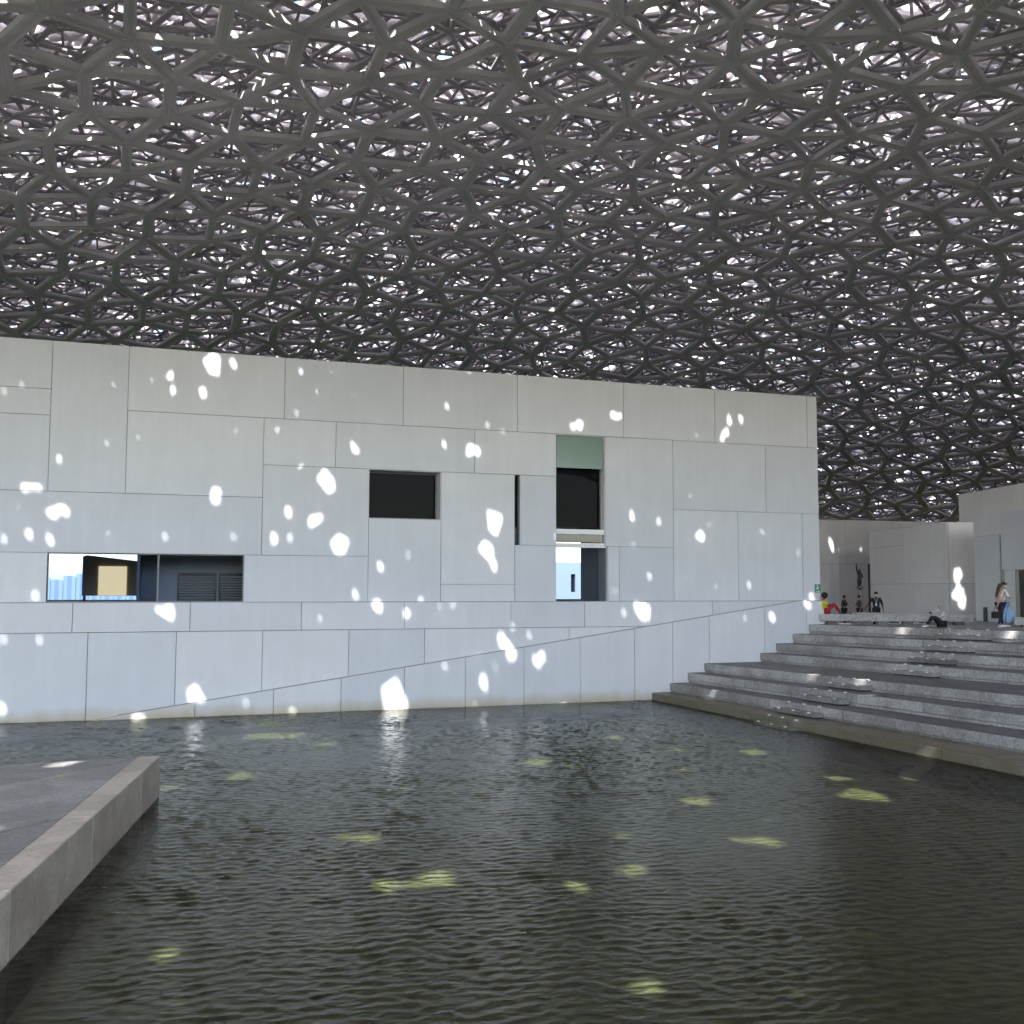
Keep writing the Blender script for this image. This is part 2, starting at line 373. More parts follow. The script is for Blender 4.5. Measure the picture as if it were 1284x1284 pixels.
for (x0, y0_), (x1, y1_), z0, z1 in (((42.69, 16.07), (40.08, 6.39), 2.3, 8.1), ((40.08, 6.39), (48, 3.58), 2.9, 8.1), ((44.43, 10.18), (42, 1.7), 8, 10), ((37.68, 1.93), (34.6, -8.65), 2.9, 8.1),
                                     ((38.5, 17.07), (42.61, 19.27), 2.3, 9), ((44.5, 24.46), (56, 23.6), 2.3, 9.5)):
    fr_, Zg = np.meshgrid(np.arange(0, 1, 0.06 / math.hypot(x1 - x0, y1_ - y0_)), np.arange(z0, z1, 0.08)); roi_pts.append(np.stack([x0 + (x1 - x0) * fr_, y0_ + (y1_ - y0_) * fr_, Zg], -1).reshape(-1, 3))
U, Yg = np.meshgrid(np.arange(30, 44, 0.06), np.arange(-14, 8, 0.06)); roi_pts.append(np.stack([U, Yg, 0 * U + 2.9], -1).reshape(-1, 3))
roi2 = sp(np.concatenate(roi_pts)); lo = roi2.min(0) - 1; hi = roi2.max(0) + 1
NX, NY = (np.ceil((hi - lo) / CELL)).astype(int)
roi = np.zeros((NX, NY), bool); ij = ((roi2 - lo) / CELL).astype(int); roi[ij[:, 0], ij[:, 1]] = True
cov = np.zeros((NX, NY), bool)
def raster(a, b, hw):
    x0, y0 = np.minimum(a, b) - hw; x1, y1 = np.maximum(a, b) + hw
    i0 = max(int((x0 - lo[0]) / CELL), 0); i1 = min(int((x1 - lo[0]) / CELL) + 1, NX)
    j0 = max(int((y0 - lo[1]) / CELL), 0); j1 = min(int((y1 - lo[1]) / CELL) + 1, NY)
    if i0 >= i1 or j0 >= j1: return
    gx = lo[0] + (np.arange(i0, i1) + 0.5) * CELL; gy_ = lo[1] + (np.arange(j0, j1) + 0.5) * CELL
    dx = gx[:, None] - a[0]; dy = gy_[None, :] - a[1]; ex, ey = b - a; L = ex * ex + ey * ey
    t = np.clip((dx * ex + dy * ey) / L, 0, 1)
    cov[i0:i1, j0:j1] |= (dx - t * ex) ** 2 + (dy - t * ey) ** 2 < hw * hw
for k in range(8):
    A, B, up, w, h = beams[k]
    a, b = sp(A), sp(B); hw = hw_eff(A, B, up, w, h)
    # sunlight reaches the photograph's spots: no beam of any layer crosses those shafts
    e = b - a; L = (e ** 2).sum(1); dead = np.zeros(len(a), bool)
    for c, r in zip(T2, TR):
        t = np.clip(((c - a) * e).sum(1) / L, 0, 1); dist = np.hypot(*(a + t[:, None] * e - c).T)
        dead |= dist < r * 1.25 + hw * 0.92
    beams[k] = [x[~dead] for x in beams[k]]
    a, b, hw = a[~dead], b[~dead], hw[~dead]
    near = ((np.maximum(a, b) > lo - 1).all(1)) & ((np.minimum(a, b) < hi + 1).all(1))
    for i in np.nonzero(near)[0]: raster(a[i], b[i], hw[i])
# short straps added over the lattice to block sunlight outside the shafts
gx = lo[0] + (np.arange(NX) + 0.5) * CELL; gy2 = lo[1] + (np.arange(NY) + 0.5) * CELL
allow = np.zeros((NX, NY), bool)
for c, r, nn_, rk in zip(T2, TR, SHN, SHR):
    i0, i1 = np.searchsorted(gx, (c[0] - 2 * r, c[0] + 2 * r)); j0, j1 = np.searchsorted(gy2, (c[1] - 2 * r, c[1] + 2 * r))
    if i0 >= i1 or j0 >= j1: continue
    d_ = np.stack(np.broadcast_arrays(gx[i0:i1, None] - c[0], gy2[None, j0:j1] - c[1]), -1) @ nn_.T
    allow[i0:i1, j0:j1] |= (d_ < rk).all(-1)
SPH = np.array([DC[0], DC[1], DZ]); blockers = []
def lift(p2, R):
    o = p2[0] * E1 + p2[1] * E2 - SPH
    b = o @ SUN; c = o @ o - R * R
    return SPH + o + SUN * (-b + math.sqrt(max(b * b - c, 0)))
lit = roi & ~cov & ~allow
todo = np.argwhere(lit); RNG.shuffle(todo)
for i, j in todo:
    if cov[i, j]: continue
    nb = (~cov[max(i - 2, 0):i + 3, max(j - 2, 0):j + 3]) & ~allow[max(i - 2, 0):i + 3, max(j - 2, 0):j + 3]
    if nb.sum() < 1: continue
    p = np.array([gx[i], gy2[j]]); dd = np.hypot(*(T2 - p).T) - TR; n_ = int(np.argmin(dd)); hw = 0.14
    if dd[n_] < 0.9:
        viol = SHN[n_] @ (p - T2[n_]) - SHR[n_]; kk = int(np.argmax(viol)); nk = SHN[n_][kk]
        cc = p + nk * (max(viol[kk], hw + 0.005) - viol[kk]); tn = np.array([-nk[1], nk[0]]); half = 0.5
    else:
        an = RNG.uniform(0, math.pi); tn = np.array([math.cos(an), math.sin(an)]); cc = p; half = 0.6
    a, b = cc - tn * half, cc + tn * half
    e = b - a; tt = np.clip(((T2 - a) @ e) / (e @ e), 0, 1); clash = np.hypot(*(a + tt[:, None] * e - T2).T) < TR * 0.9 + hw
    if dd[n_] < 0.9: clash[n_] = False
    if clash.any():
        half = 0.2; a, b = cc - tn * half, cc + tn * half
        e = b - a; tt = np.clip(((T2 - a) @ e) / (e @ e), 0, 1)
        cl2 = np.hypot(*(a + tt[:, None] * e - T2).T) < TR * 0.8 + hw * 0.8
        if dd[n_] < 0.9: cl2[n_] = False
        if cl2.any(): continue
    raster(a, b, hw); blockers.append((lift(a, DR + 7.6), lift(b, DR + 7.6)))
print('blockers', len(blockers), 'lit left', int((roi & ~cov & ~allow).sum()), 'of', int(roi.sum()))
if blockers:
    A = np.array([s[0] for s in blockers]); B = np.array([s[1] for s in blockers])
    up = (A + B) / 2 - SPH; up /= np.linalg.norm(up, axis=1)[:, None]
    beams.append([A, B, up, np.full(len(A), 0.42), np.full(len(A), 0.06)]); LAYERS.append((0, 0, 0, 0, 0, 2))

def beam_mesh(A, B, up, w, h, fluted):
    """boxes (or beams with two grooves along the soffit) between A and B; returns verts (n, k, 3) and faces of one beam"""
    t = B - A; L = np.linalg.norm(t, axis=1)[:, None]; t = t / L
    side = np.cross(up, t); side /= np.linalg.norm(side, axis=1)[:, None]; upp = np.cross(t, side)
    A = A - t * 0.10 * w[:, None]; B = B + t * 0.10 * w[:, None]
    if fluted:
        prof = np.array([(-.5, -.5), (-.22, -.5), (-.18, -.36), (-.06, -.36), (-.03, -.5), (.03, -.5), (.06, -.36), (.18, -.36), (.22, -.5), (.5, -.5), (.5, .5), (-.5, .5)])
    else:
        prof = np.array([(-.5, -.5), (.5, -.5), (.5, .5), (-.5, .5)])
    n = len(prof)
    sec = side[:, None, :] * (prof[None, :, 0, None] * w[:, None, None]) + upp[:, None, :] * (prof[None, :, 1, None] * h[:, None, None])
    V = np.concatenate([A[:, None, :] + sec, B[:, None, :] + sec], 1)
    F = [(i, n + i, n + (i + 1) % n, (i + 1) % n) for i in range(n)]
    return V, F, n
def mesh_np(name, V, quads, matidx, mats):
    me = bpy.data.meshes.new(name); me.vertices.add(len(V)); me.vertices.foreach_set('co', V.astype(np.float32).ravel())
    nq = len(quads); me.loops.add(nq * 4); me.polygons.add(nq)
    me.loops.foreach_set('vertex_index', quads.astype(np.int32).ravel())
    me.polygons.foreach_set('loop_start', np.arange(nq, dtype=np.int32) * 4)
    if matidx is not None: me.polygons.foreach_set('material_index', matidx.astype(np.int32))
    for mm in mats: me.materials.append(M[mm])
    me.update(); me.validate(); return me
dome = empty('lattice_dome', (DC[0], DC[1], 0.0), 0, 'vast shallow dome of layered grey metal lattice stars spanning over the pool and galleries', 'dome')
# the 300 inner beams that show largest become parts of their own
A, B, up, w, h = beams[0]
mid = (A + B) / 2 - CAM; dist = np.linalg.norm(mid, axis=1); fw = mid[:, :2] @ FWD; rt = mid[:, :2] @ np.array([FWD[1], -FWD[0]])
pitch = 0.0739; yf = fw * math.cos(pitch) + mid[:, 2] * math.sin(pitch); zu = -fw * math.sin(pitch) + mid[:, 2] * math.cos(pitch)
vis = (yf > 1) & (np.abs(rt / np.maximum(yf, 0.1)) < 0.5) & (np.abs(zu / np.maximum(yf, 0.1)) < 0.5)
order = np.argsort(np.where(vis, dist, 1e6))[:300]
V, F, n = beam_mesh(A, B, up, w, h, True)
for i in order:
    v = V[i] - np.array([DC[0], DC[1], 0.0])
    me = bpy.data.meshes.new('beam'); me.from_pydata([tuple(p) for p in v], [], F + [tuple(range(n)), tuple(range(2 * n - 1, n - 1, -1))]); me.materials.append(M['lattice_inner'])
    o = bpy.data.objects.new('beam', me); COL.objects.link(o); o.parent = dome
rest = np.ones(len(A), bool); rest[order] = False
allV, allQ, allM, base = [], [], [], 0
for k in range(len(beams)):
    A, B, up, w, h = beams[k]
    if k == 0: A, B, up, w, h = [x[rest] for x in (A, B, up, w, h)]
    V, F, n = beam_mesh(A, B, up, w, h, k == 0)
    Fq = np.array(F); Q = (np.arange(len(V)) * 2 * n)[:, None, None] + Fq[None]
    allV.append(V.reshape(-1, 3)); allQ.append(Q.reshape(-1, 4) + base); base += len(V) * 2 * n
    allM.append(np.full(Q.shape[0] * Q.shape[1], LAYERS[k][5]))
me = mesh_np('lattice', np.concatenate(allV) - np.array([DC[0], DC[1], 0.0]), np.concatenate(allQ), np.concatenate(allM), ['lattice_inner', 'lattice_mid_shaded', 'lattice_outer'])
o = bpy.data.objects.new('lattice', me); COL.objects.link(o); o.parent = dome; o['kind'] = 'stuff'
print('lattice quads', len(me.polygons))

# ------------------------------------------------------------------ water and pool floor
def waves(X, Y):
    """gentle wind ripples: many short-crested waves travelling roughly towards the viewer"""
    Z = np.zeros_like(X); r = np.random.default_rng(3)
    for i in range(70):
        lam = r.uniform(0.12, 0.32)
        th = math.radians(90 - 19 + 8) + r.normal(0, 0.34)
        k = 2 * math.pi / lam
        Z += r.uniform(0.5, 1.0) * lam * np.sin(k * (X * math.cos(th) + Y * math.sin(th)) + r.uniform(0, 6.28))
    gust = 0.75 + 0.30 * np.sin(X * 0.31 + 1.0 + 0.9 * np.sin(Y * 0.22)) * np.sin(Y * 0.27 + 0.6 + 0.7 * np.sin(X * 0.17)) + 0.22 * np.sin(X * 0.83 + 1.3 * np.sin(Y * 0.41)) * np.sin(Y * 0.71 + 2.0 + np.sin(X * 0.53))
    return Z / math.sqrt(70) * 0.058 * gust
wx0, wx1, wy0, wy1, st = -9.5, 28.0, -30.0, 2.4, 0.046
xs = np.arange(wx0, wx1 + st / 2, st); ys = np.arange(wy0, wy1 + st / 2, st)
X, Y = np.meshgrid(xs, ys, indexing='ij')
edge = np.minimum.reduce([X - xs[0], xs[-1] - X, Y - ys[0], ys[-1] - Y]); Z = waves(X, Y) * np.clip(edge / 1.5, 0, 1)
V = np.stack([X, Y, Z], -1).reshape(-1, 3); nx, ny = X.shape
I = np.arange(nx * ny).reshape(nx, ny)
Q = np.stack([I[:-1, :-1], I[1:, :-1], I[1:, 1:], I[:-1, 1:]], -1).reshape(-1, 4)
BIG = 3000.0; k = len(V); ax, bx, ay, by = xs[0], xs[-1], ys[0], ys[-1]
ringv = np.array([(-BIG, -BIG, 0), (BIG, -BIG, 0), (BIG, BIG, 0), (-BIG, BIG, 0), (ax, ay, 0), (bx, ay, 0), (bx, by, 0), (ax, by, 0)], float)
ringq = np.array([(0, 1, 5, 4), (1, 2, 6, 5), (2, 3, 7, 6), (3, 0, 4, 7)]) + k
me = mesh_np('water', np.concatenate([V, ringv]), np.concatenate([Q, ringq]), None, ['water'])
me.polygons.foreach_set('use_smooth', [True] * len(me.polygons))
water = bpy.data.objects.new('water', me); COL.objects.link(water); tag(water, kind='structure')
water['label'] = 'dark green rippled water of the shallow pool'
fl = MB().poly([(-BIG, -BIG, -0.7), (BIG, -BIG, -0.7), (BIG, BIG, -0.7), (-BIG, BIG, -0.7)], [(0, 1, 2, 3)]).build('pool_floor', 'pool_floor')
tag(fl, kind='structure')

# ------------------------------------------------------------------ the white gallery
gal = empty('white_gallery', (0, 0, 0), 0, 'long white panelled gallery building rising straight out of the pool', 'building')
T_, J1, JA, J2, J3, LG, J6 = 12.96, 10.67, 8.95, 7.75, 5.66, 3.97, 6.18
G = 0.010                                                   # half a joint
UPPER = [(-16.0, -9.5, 8.6, T_), (-22, -16, J1, T_), (-22, -16, LG, J1), (-16, -9.5, LG, 8.6),
         (-9.5, -3.64, 11.27, T_), (-9.5, -3.64, 10.36, 11.27), (-9.5, -3.64, J2, 10.36), (-9.5, 3.5, J3, J2), (-9.5, -3.57, LG, J3),
         (-3.64, -1.17, J2, T_), (-1.17, 4.22, J1, T_), (-1.17, 3.5, J2, J1),
         (4.22, 8.68, J1, T_), (8.68, 13.3, J1, T_), (13.3, 17.93, J1, T_), (17.93, 22.19, J1, T_), (22.19, 26.8, J1, T_), (26.8, 27.32, J1, T_),
         (3.5, 6.13, JA, J1), (6.13, 11.54, JA, J1), (11.54, 14.95, JA, J1),
         (3.5, 7.40, J3, JA), (2.9, 7.40, LG, J3), (7.40, 10.2, LG, 7.08), (10.2, 13.2, 4.63, JA), (10.2, 13.2, LG, 4.63),
         (13.41, 14.95, J6, JA), (13.2, 14.95, LG, J6), (17.09, 20.18, J6, J1), (17.2, 17.7, LG, J6), (17.7, 20.18, LG, J6),
         (20.18, 24.65, 7.76, J1), (24.65, 27.32, 7.76, J1), (20.18, 23.25, LG, 7.76), (23.25, 26.45, LG, 7.76), (26.45, 27.32, LG, 7.76)]
HOLES = [(-3.57, 2.9, LG, J3), (7.40, 10.2, 7.08, JA), (13.2, 13.41, J6, JA), (14.95, 17.09, J6, J1), (14.95, 17.2, LG, J6)]
def panel_box(u0, u1, z0, z1, y, th=0.06):
    j = random.uniform(-0.003, 0.003); x = [random.uniform(-0.0025, 0.0025) for _ in range(4)]
    mb = MB(); a, b, c, d = u0 + G, u1 - G, z0 + G, z1 - G
    mb.poly([(a, y + j + x[0], c), (b, y + j + x[1], c), (b, y + j + x[2], d), (a, y + j + x[3], d), (a, y + th, c), (b, y + th, c), (b, y + th, d), (a, y + th, d)],
            [(0, 1, 2, 3), (7, 6, 5, 4), (0, 4, 5, 1), (1, 5, 6, 2), (2, 6, 7, 3), (3, 7, 4, 0)])
    return mb
for r in UPPER: panel_box(*r, 0.0).build('panel', 'panel', gal)
# backing wall cut round the openings
us = sorted({-22, 27.3} | {h[0] for h in HOLES} | {h[1] for h in HOLES}); zs = sorted({-0.7, 12.9} | {h[2] for h in HOLES} | {h[3] for h in HOLES})
core = MB()
for a, b in zip(us, us[1:]):
    run = None
    for c, d in zip(zs, zs[1:]):
        mu, mz = (a + b) / 2, (c + d) / 2
        if any(h[0] < mu < h[1] and h[2] < mz < h[3] for h in HOLES):
            if run: core.box(a, b, 0.055, 0.40, run[0], run[1]); run = None
        else: run = (run[0], d) if run else (c, d)
    if run: core.box(a, b, 0.055, 0.40, run[0], run[1])
core.build('backing_wall', 'core', gal)
MB().box(-22, 27.3, 0.40, 14, 12.4, 12.9).build('roof', 'panel_grey', gal)
rw = MB(); rw.box(-22, -9, 13.6, 14, -0.7, 12.4); rw.box(-0.6, 17.5, 13.6, 14, -0.7, 12.4); rw.box(23.6, 27.3, 13.6, 14, -0.7, 12.4)
rw.box(-9, -0.6, 13.6, 14, -0.7, 3.0); rw.box(-9, -0.6, 13.6, 14, 7.2, 12.4); rw.box(17.5, 23.6, 13.6, 14, -0.7, 2.6); rw.box(17.5, 23.6, 13.6, 14, 7.0, 12.4)
rw.box(26.9, 27.3, 0.4, 13.6, -0.7, 12.4); rw.box(-22, -21.6, 0.4, 13.6, -0.7, 12.4)
rw.build('rear_wall', 'panel_grey', gal)
MB().box(-21.6, 26.9, 0.40, 13.6, 3.2, 3.9).build('floor', 'dark_interior', gal)
# lower storey: a band, tall panels and the sloping plinth, each standing a little proud
for c in (-22, -17, -12.2, -7.2, -2.72, 1.09, 4.95, 8.78, 13.01, 16.11, 18.9, 21.9, 24.84):
    nxt = {-22: -17, -17: -12.2, -12.2: -7.2, -7.2: -2.72, -2.72: 1.09, 1.09: 4.95, 4.95: 8.78, 8.78: 13.01, 13.01: 16.11, 16.11: 18.9, 18.9: 21.9, 21.9: 24.84, 24.84: 27.32}[c]
    panel_box(c, nxt, 2.95, LG - 0.01, -0.12, 0.17).build('panel', 'panel', gal)
cuts = [-22, -18.5, -15.2, -11.6, -8.2, -5.1, -2.21, 0.65, 3.59, 6.69, 9.56, 12.61, 15.45, 18.4, 21.3, 24.3, 27.32]
for a, b in zip(cuts, cuts[1:]): panel_box(a, b, -0.5, 2.95, -0.12, 0.17).build('panel', 'panel', gal)
DIAG = lambda u: (LG + 0.03) * (u + 2.0) / 28.42
cuts = [-2.6, -1.26, 1.32, 4.0, 6.41, 8.77, 11.13, 13.5, 15.86, 18.24, 19.95, 21.66, 24.31, 26.42]
for a, b in zip(cuts, cuts[1:]):
    a2, b2 = a + G, b - G; j = random.uniform(-0.003, 0.003)
    MB().extr([(a2, -0.5), (b2, -0.5), (b2, min(DIAG(b2), LG + 0.03)), (a2, min(DIAG(a2), LG + 0.03))], -0.26 + j, -0.125).build('plinth_panel', 'panel', gal)
MB().extr([(-1.2, DIAG(-1.2) + 0.002), (26.42, LG + 0.032), (26.42, LG + 0.06), (-1.2, DIAG(-1.2) + 0.034)], -0.235, -0.123).build('painted_shadow_line', 'core', gal)  # shadow line over the plinth, put in as a darker solid strip
panel_box(26.42, 27.32, -0.5, LG - 0.012, -0.26, 0.135).build('plinth_panel', 'panel', gal)

# windows
def window(parts_parent, name='window'):
    o = bpy.data.objects.new(name, None); COL.objects.link(o); o.parent = parts_parent; return o
# long low window: open view on the left, blinds behind the right-hand pane
def frame(u0, u1, z0, z1, y, t=0.05, dep=0.08):
    mb = MB(); mb.box(u0, u0 + t, y, y + dep, z0, z1); mb.box(u1 - t, u1, y, y + dep, z0, z1)
    mb.box(u0 + t, u1 - t, y, y + dep, z1 - t, z1); mb.box(u0 + t, u1 - t, y, y + dep, z0, z0 + t); return mb
def reveal(u0, u1, z0, z1, y0, y1, t=0.02):
    mb = MB(); mb.box(u0 - 0.012, u0 + t, y0, y1, z0, z1); mb.box(u1 - t, u1 + 0.012, y0, y1, z0, z1)
    mb.box(u0 + t, u1 - t, y0, y1, z1 - t, z1 + 0.012); mb.box(u0 + t, u1 - t, y0, y1, z0 - 0.012, z0 + t); return mb
w1 = frame(-3.57, 2.9, LG, J3, 0.10, 0.035).build('window', 'frame_metal', gal)
MB().box(-0.04, 0.02, 0.09, 0.16, LG + 0.03, J3 - 0.03).build('mullion', 'frame_metal', w1)
MB().box(-3.53, -0.05, 0.13, 0.142, LG + 0.03, J3 - 0.03).build('pane', 'glass', w1)
MB().box(0.03, 2.86, 0.13, 0.142, LG + 0.03, J3 - 0.03).build('pane', 'glass_clear', w1)
rm = MB(); rm.box(-0.72, -0.62, 0.45, 13.55, 3.9, 7.0); rm.box(-0.62, 6, 3.0, 3.15, 3.9, 7.0); rm.box(5.9, 6.0, 0.45, 3.0, 3.9, 7.0); rm.box(-0.62, 6, 0.45, 3.0, 7.0, 7.1)
rm.build('partition', 'dark_interior', gal)
rm = MB(); rm.box(-9.6, -9.4, 0.45, 13.55, 3.9, 7.4); rm.box(-9.4, -0.72, 0.45, 13.55, 7.2, 7.4); rm.build('partition', 'dark_interior', gal)
for u0, u1 in ((0.75, 2.05), (2.25, 3.4)):
    b = frame(u0 - 0.06, u1 + 0.06, 3.95, 5.05, 2.93, 0.06, 0.06).box(u0, u1, 2.985, 2.995, 3.95, 5.0).build('blind_unit', 'black_metal', gal)
    for k in range(10): MB().poly([(u0, 2.97, 3.97 + k * 0.1), (u1, 2.97, 3.97 + k * 0.1), (u1, 2.90, 4.02 + k * 0.1), (u0, 2.90, 4.02 + k * 0.1)], [(0, 1, 2, 3)]).build('slat', 'blind', b)
bd = empty('display_board', (-1.6, 6.0, 3.9), 0, 'dark brown display board with glowing tan square panel behind the long low window', 'display')
MB().extr([(-1.25, 0.25), (1.0, 0.25), (1.0, 1.62), (-1.1, 1.86), (-1.25, 1.8)], 0, 0.10).build('board', 'brown_board', bd)
MB().box(-0.65, 0.40, -0.05, -0.002, 0.26, 1.42).build('light_panel', 'lightbox', bd)
MB().box(-1.2, -1.1, 0.02, 0.08, 0.0, 0.25).box(0.8, 0.9, 0.02, 0.08, 0.0, 0.25).build('foot', 'black_metal', bd)
# deep square window
reveal(7.40, 10.2, 7.08, JA, 0.062, 0.62).build('window', 'panel', gal)
w2 = gal.children[-1] if False else None
wb = frame(7.42, 10.18, 7.10, JA - 0.02, 0.56, 0.06, 0.05).build('window', 'frame_metal', gal)
MB().box(7.47, 10.13, 0.585, 0.597, 7.15, JA - 0.07).build('pane', 'dark_glass', wb)
# narrow slit
ws = MB().box(13.2, 13.41, 0.30, 0.33, J6, JA).build('window', 'black_interior', gal)
MB().box(13.21, 13.40, 0.24, 0.29, 6.25, 6.9).box(13.24, 13.36, 0.20, 0.235, 6.32, 6.45).box(13.24, 13.37, 0.20, 0.235, 6.7, 6.82).build('bracket', 'black_metal', ws)
# tall window: green blind panel, dark glass, white transom, open view below
reveal(14.95, 17.09, J6 + 0.05, J1, 0.062, 0.50).build('window', 'panel_grey', gal)
wt = frame(14.97, 17.07, J6 + 0.05, J1 - 0.02, 0.40, 0.05, 0.06).build('window', 'frame_metal', gal)
MB().box(15.0, 17.04, 0.10, 0.13, 9.33, J1 - 0.03).build('spandrel', 'green_panel', wt)
MB().box(15.02, 17.02, 0.425, 0.437, 6.95, 9.6).build('pane', 'dark_glass', wt)
MB().box(14.97, 17.07, 0.12, 0.40, 6.66, 6.86).build('transom', 'white_metal', wt)
MB().box(14.97, 17.18, 0.10, 0.42, 6.12, 6.30).build('lintel', 'white_metal', wt)
MB().box(14.97, 17.07, 0.14, 0.16, 6.32, 6.64).build('pane', 'glass', wt)
rv = MB(); rv.box(17.18, 17.22, 0.062, 0.9, LG, J6 - 0.06); rv.box(14.93, 14.965, 0.062, 0.5, LG, J6 - 0.06); rv.build('jamb', 'panel_cool', gal)
MB().box(14.97, 17.18, 0.20, 0.212, LG + 0.02, J6 - 0.07).build('pane', 'glass_clear', gal)
rm = MB(); rm.box(17.35, 17.5, 0.45, 3.2, 3.9, 7.0); rm.build('partition', 'dark_interior', gal)
rm = MB(); rm.box(14.2, 14.4, 0.45, 2.2, 3.9, 7.0); rm.box(14.4, 17.35, 0.45, 4.0, 7.0, 7.1); rm.build('partition', 'dark_interior', gal)
# exit sign on the end of the gallery
ex = empty('exit_sign', (27.16, -0.012, 4.50), 0, 'small green and white emergency exit sign fixed to the end of the gallery wall', 'sign')
MB().box(-0.17, 0.17, -0.03, 0, -0.2, 0.2).build('plate', mat('sign_white', (0.8, 0.8, 0.8), 0.4), ex)
MB().box(-0.155, 0.155, -0.036, -0.0305, -0.185, 0.185).build('field', mat('sign_green', (0.02, 0.22, 0.13), 0.4), ex)
mb = MB(); y0, y1 = -0.042, -0.0365                        # running figure and arrow
mb.tube((-0.03, y1, 0.13), (-0.03, y0, 0.13), 0.028); mb.extr([(-0.06, 0.02), (0.0, 0.0), (0.03, 0.08), (-0.02, 0.10)], y0, y1)
mb.extr([(-0.05, 0.03), (-0.11, -0.03), (-0.085, -0.05), (-0.03, 0.0)], y0, y1); mb.extr([(-0.02, 0.01), (0.05, -0.05), (0.03, -0.07), (-0.04, -0.01)], y0, y1)
mb.extr([(0.03, 0.07), (0.09, 0.03), (0.08, 0.015), (0.02, 0.05)], y0, y1); mb.extr([(-0.10, -0.12), (0.04, -0.12), (0.04, -0.09), (0.11, -0.135), (0.04, -0.175), (0.04, -0.15), (-0.10, -0.15)], y0, y1)
mb.build('pictogram', 'sign_white', ex)

# outside, behind the gallery: what shows through its windows
hd = empty('blue_hoarding', (-34, 105, -0.7), 0, 'corrugated site screens tinted pale blue for skylit shade, seen through the long low window', 'screen')
for k in range(24):
    mb = MB(); x0 = k * 1.5; zt = 6.3 + 0.35 * math.sin(k * 1.7) + 0.25 * random.random()
    mb.prism([(x0, 0), (x0 + 0.5, -0.24), (x0 + 1.0, 0), (x0 + 1.47, -0.2), (x0 + 1.47, 0.15), (x0, 0.2)], 0, [zt, zt + 0.05, zt + 0.03, zt - 0.05, zt - 0.05, zt])
    mb.build('screen_sheet', 'hoarding_sky_tint', hd)
bb = empty('rear_pavilion', (56.2, 100, -0.7), 0, 'plain pavilion tinted blue for skylit shade, with a slot window, seen through the foot of the tall window', 'building')
mb = MB(); mb.box(-12, 0.4, 0, 12, 0, 8.9); mb.box(0.4, 1.1, 0, 12, 0, 4.6); mb.box(0.4, 1.1, 0, 12, 7.2, 8.9); mb.box(1.1, 14, 0, 12, 0, 8.9); mb.build('wall', 'wall_sky_tint', bb)
MB().box(0.4, 1.1, 0.5, 0.6, 4.6, 7.2).build('window', 'dark_glass', bb)

# ------------------------------------------------------------------ granite steps
SZ = [0.28, 0.64, 1.04, 1.41, 1.78, 2.17, 2.56, 2.96]
SU = [18.97, 19.77, 20.58, 21.33, 24.01, 24.76, 25.57, 26.38]
SS = [0.046, 0.08, 0.12, 0.165, 0.19, 0.25, 0.31, 0.38]
VEND = 26.0
eu = lambda k, v: SU[k] + SS[k] * v
stp = empty('granite_steps', (0, 0, 0), 0, 'broad grey granite steps fanning out from the gallery wall down into the pool', 'steps')
for k in range(8):
    v = 0.27; z = SZ[k]; jn = [v]
    while v < VEND: v += random.uniform(2.6, 3.9); jn.append(min(v, VEND))
    mname = 'granite_algae' if k == 0 else 'granite'
    for a, b in zip(jn, jn[1:]):
        if b - a < 0.3: continue
        a2, b2 = a + 0.011, b - 0.011
        back = lambda vv: (eu(k + 1, vv) + 0.35) if k < 7 else eu(k, vv) + 0.9
        dz = random.uniform(-0.003, 0.003)
        MB().prism([(eu(k, b2), -b2), (back(b2), -b2), (back(a2), -a2), (eu(k, a2), -a2)], z - 0.29, z + dz).build('slab', mname, stp, bevel=0.012)
    # recessed riser foot under the slab
    a, b = 0.27, VEND
    MB().prism([(eu(k, b) + 0.06, -b), (eu(k, b) + 1.1, -b), (eu(k, a) + 1.1, -a), (eu(k, a) + 0.06, -a)], -0.7 if k == 0 else SZ[k - 1] + 0.003, z - 0.292).build('riser', 'granite', stp)
# treads catch less light than risers; darker granite paints that shade in
for k in range(8):
    nb = (lambda vv: eu(k + 1, vv) + 0.09) if k < 7 else (lambda vv: eu(7, vv) + 0.88)
    a, b = 0.28, VEND - 0.02
    MB().prism([(eu(k, b) + 0.07, -b), (nb(b), -b), (nb(a), -a), (eu(k, a) + 0.07, -a)], SZ[k] + 0.0035, SZ[k] + 0.008).build('tread', 'granite_algae' if k == 0 else 'granite_dark', stp)
# half-height blocks with lit studs that make the walking flights
FL = [(0, 7.9, 9.8), (1, 7.5, 9.5), (2, 7.45, 9.3), (3, 7.4, 9.0), (4, 7.3, 9.0), (5, 6.9, 8.5), (6, 6.5, 8.1), (7, 5.9, 7.7)]
for k, v0, v1 in FL:
    lo_z = SZ[k - 1] if k else -0.7
    zt = SZ[k] - 0.19 if k else 0.09
    d = 0.42
    c = [(eu(k, v1) - d, -v1), (eu(k, v1) - 0.004, -v1), (eu(k, v0) - 0.004, -v0), (eu(k, v0) - d, -v0)]
    bk = MB().prism(c, lo_z + 0.05, zt).build('half_step', 'granite_mid' if k else 'granite_algae', stp)
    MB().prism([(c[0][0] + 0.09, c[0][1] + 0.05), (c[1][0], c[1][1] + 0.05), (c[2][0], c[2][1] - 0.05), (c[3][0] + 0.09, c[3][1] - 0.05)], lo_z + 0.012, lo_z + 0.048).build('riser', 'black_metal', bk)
    for dd, zz in ((d, zt), (0.0, SZ[k])):
        for f in (0.12, 0.5, 0.88):
            vv = v0 + (v1 - v0) * f; x = eu(k, vv) - dd
            MB().box(x - 0.015, x + 0.05, -vv - 0.05, -vv + 0.05, zz + 0.002, zz + 0.03).build('stud_light', 'white_metal', bk)

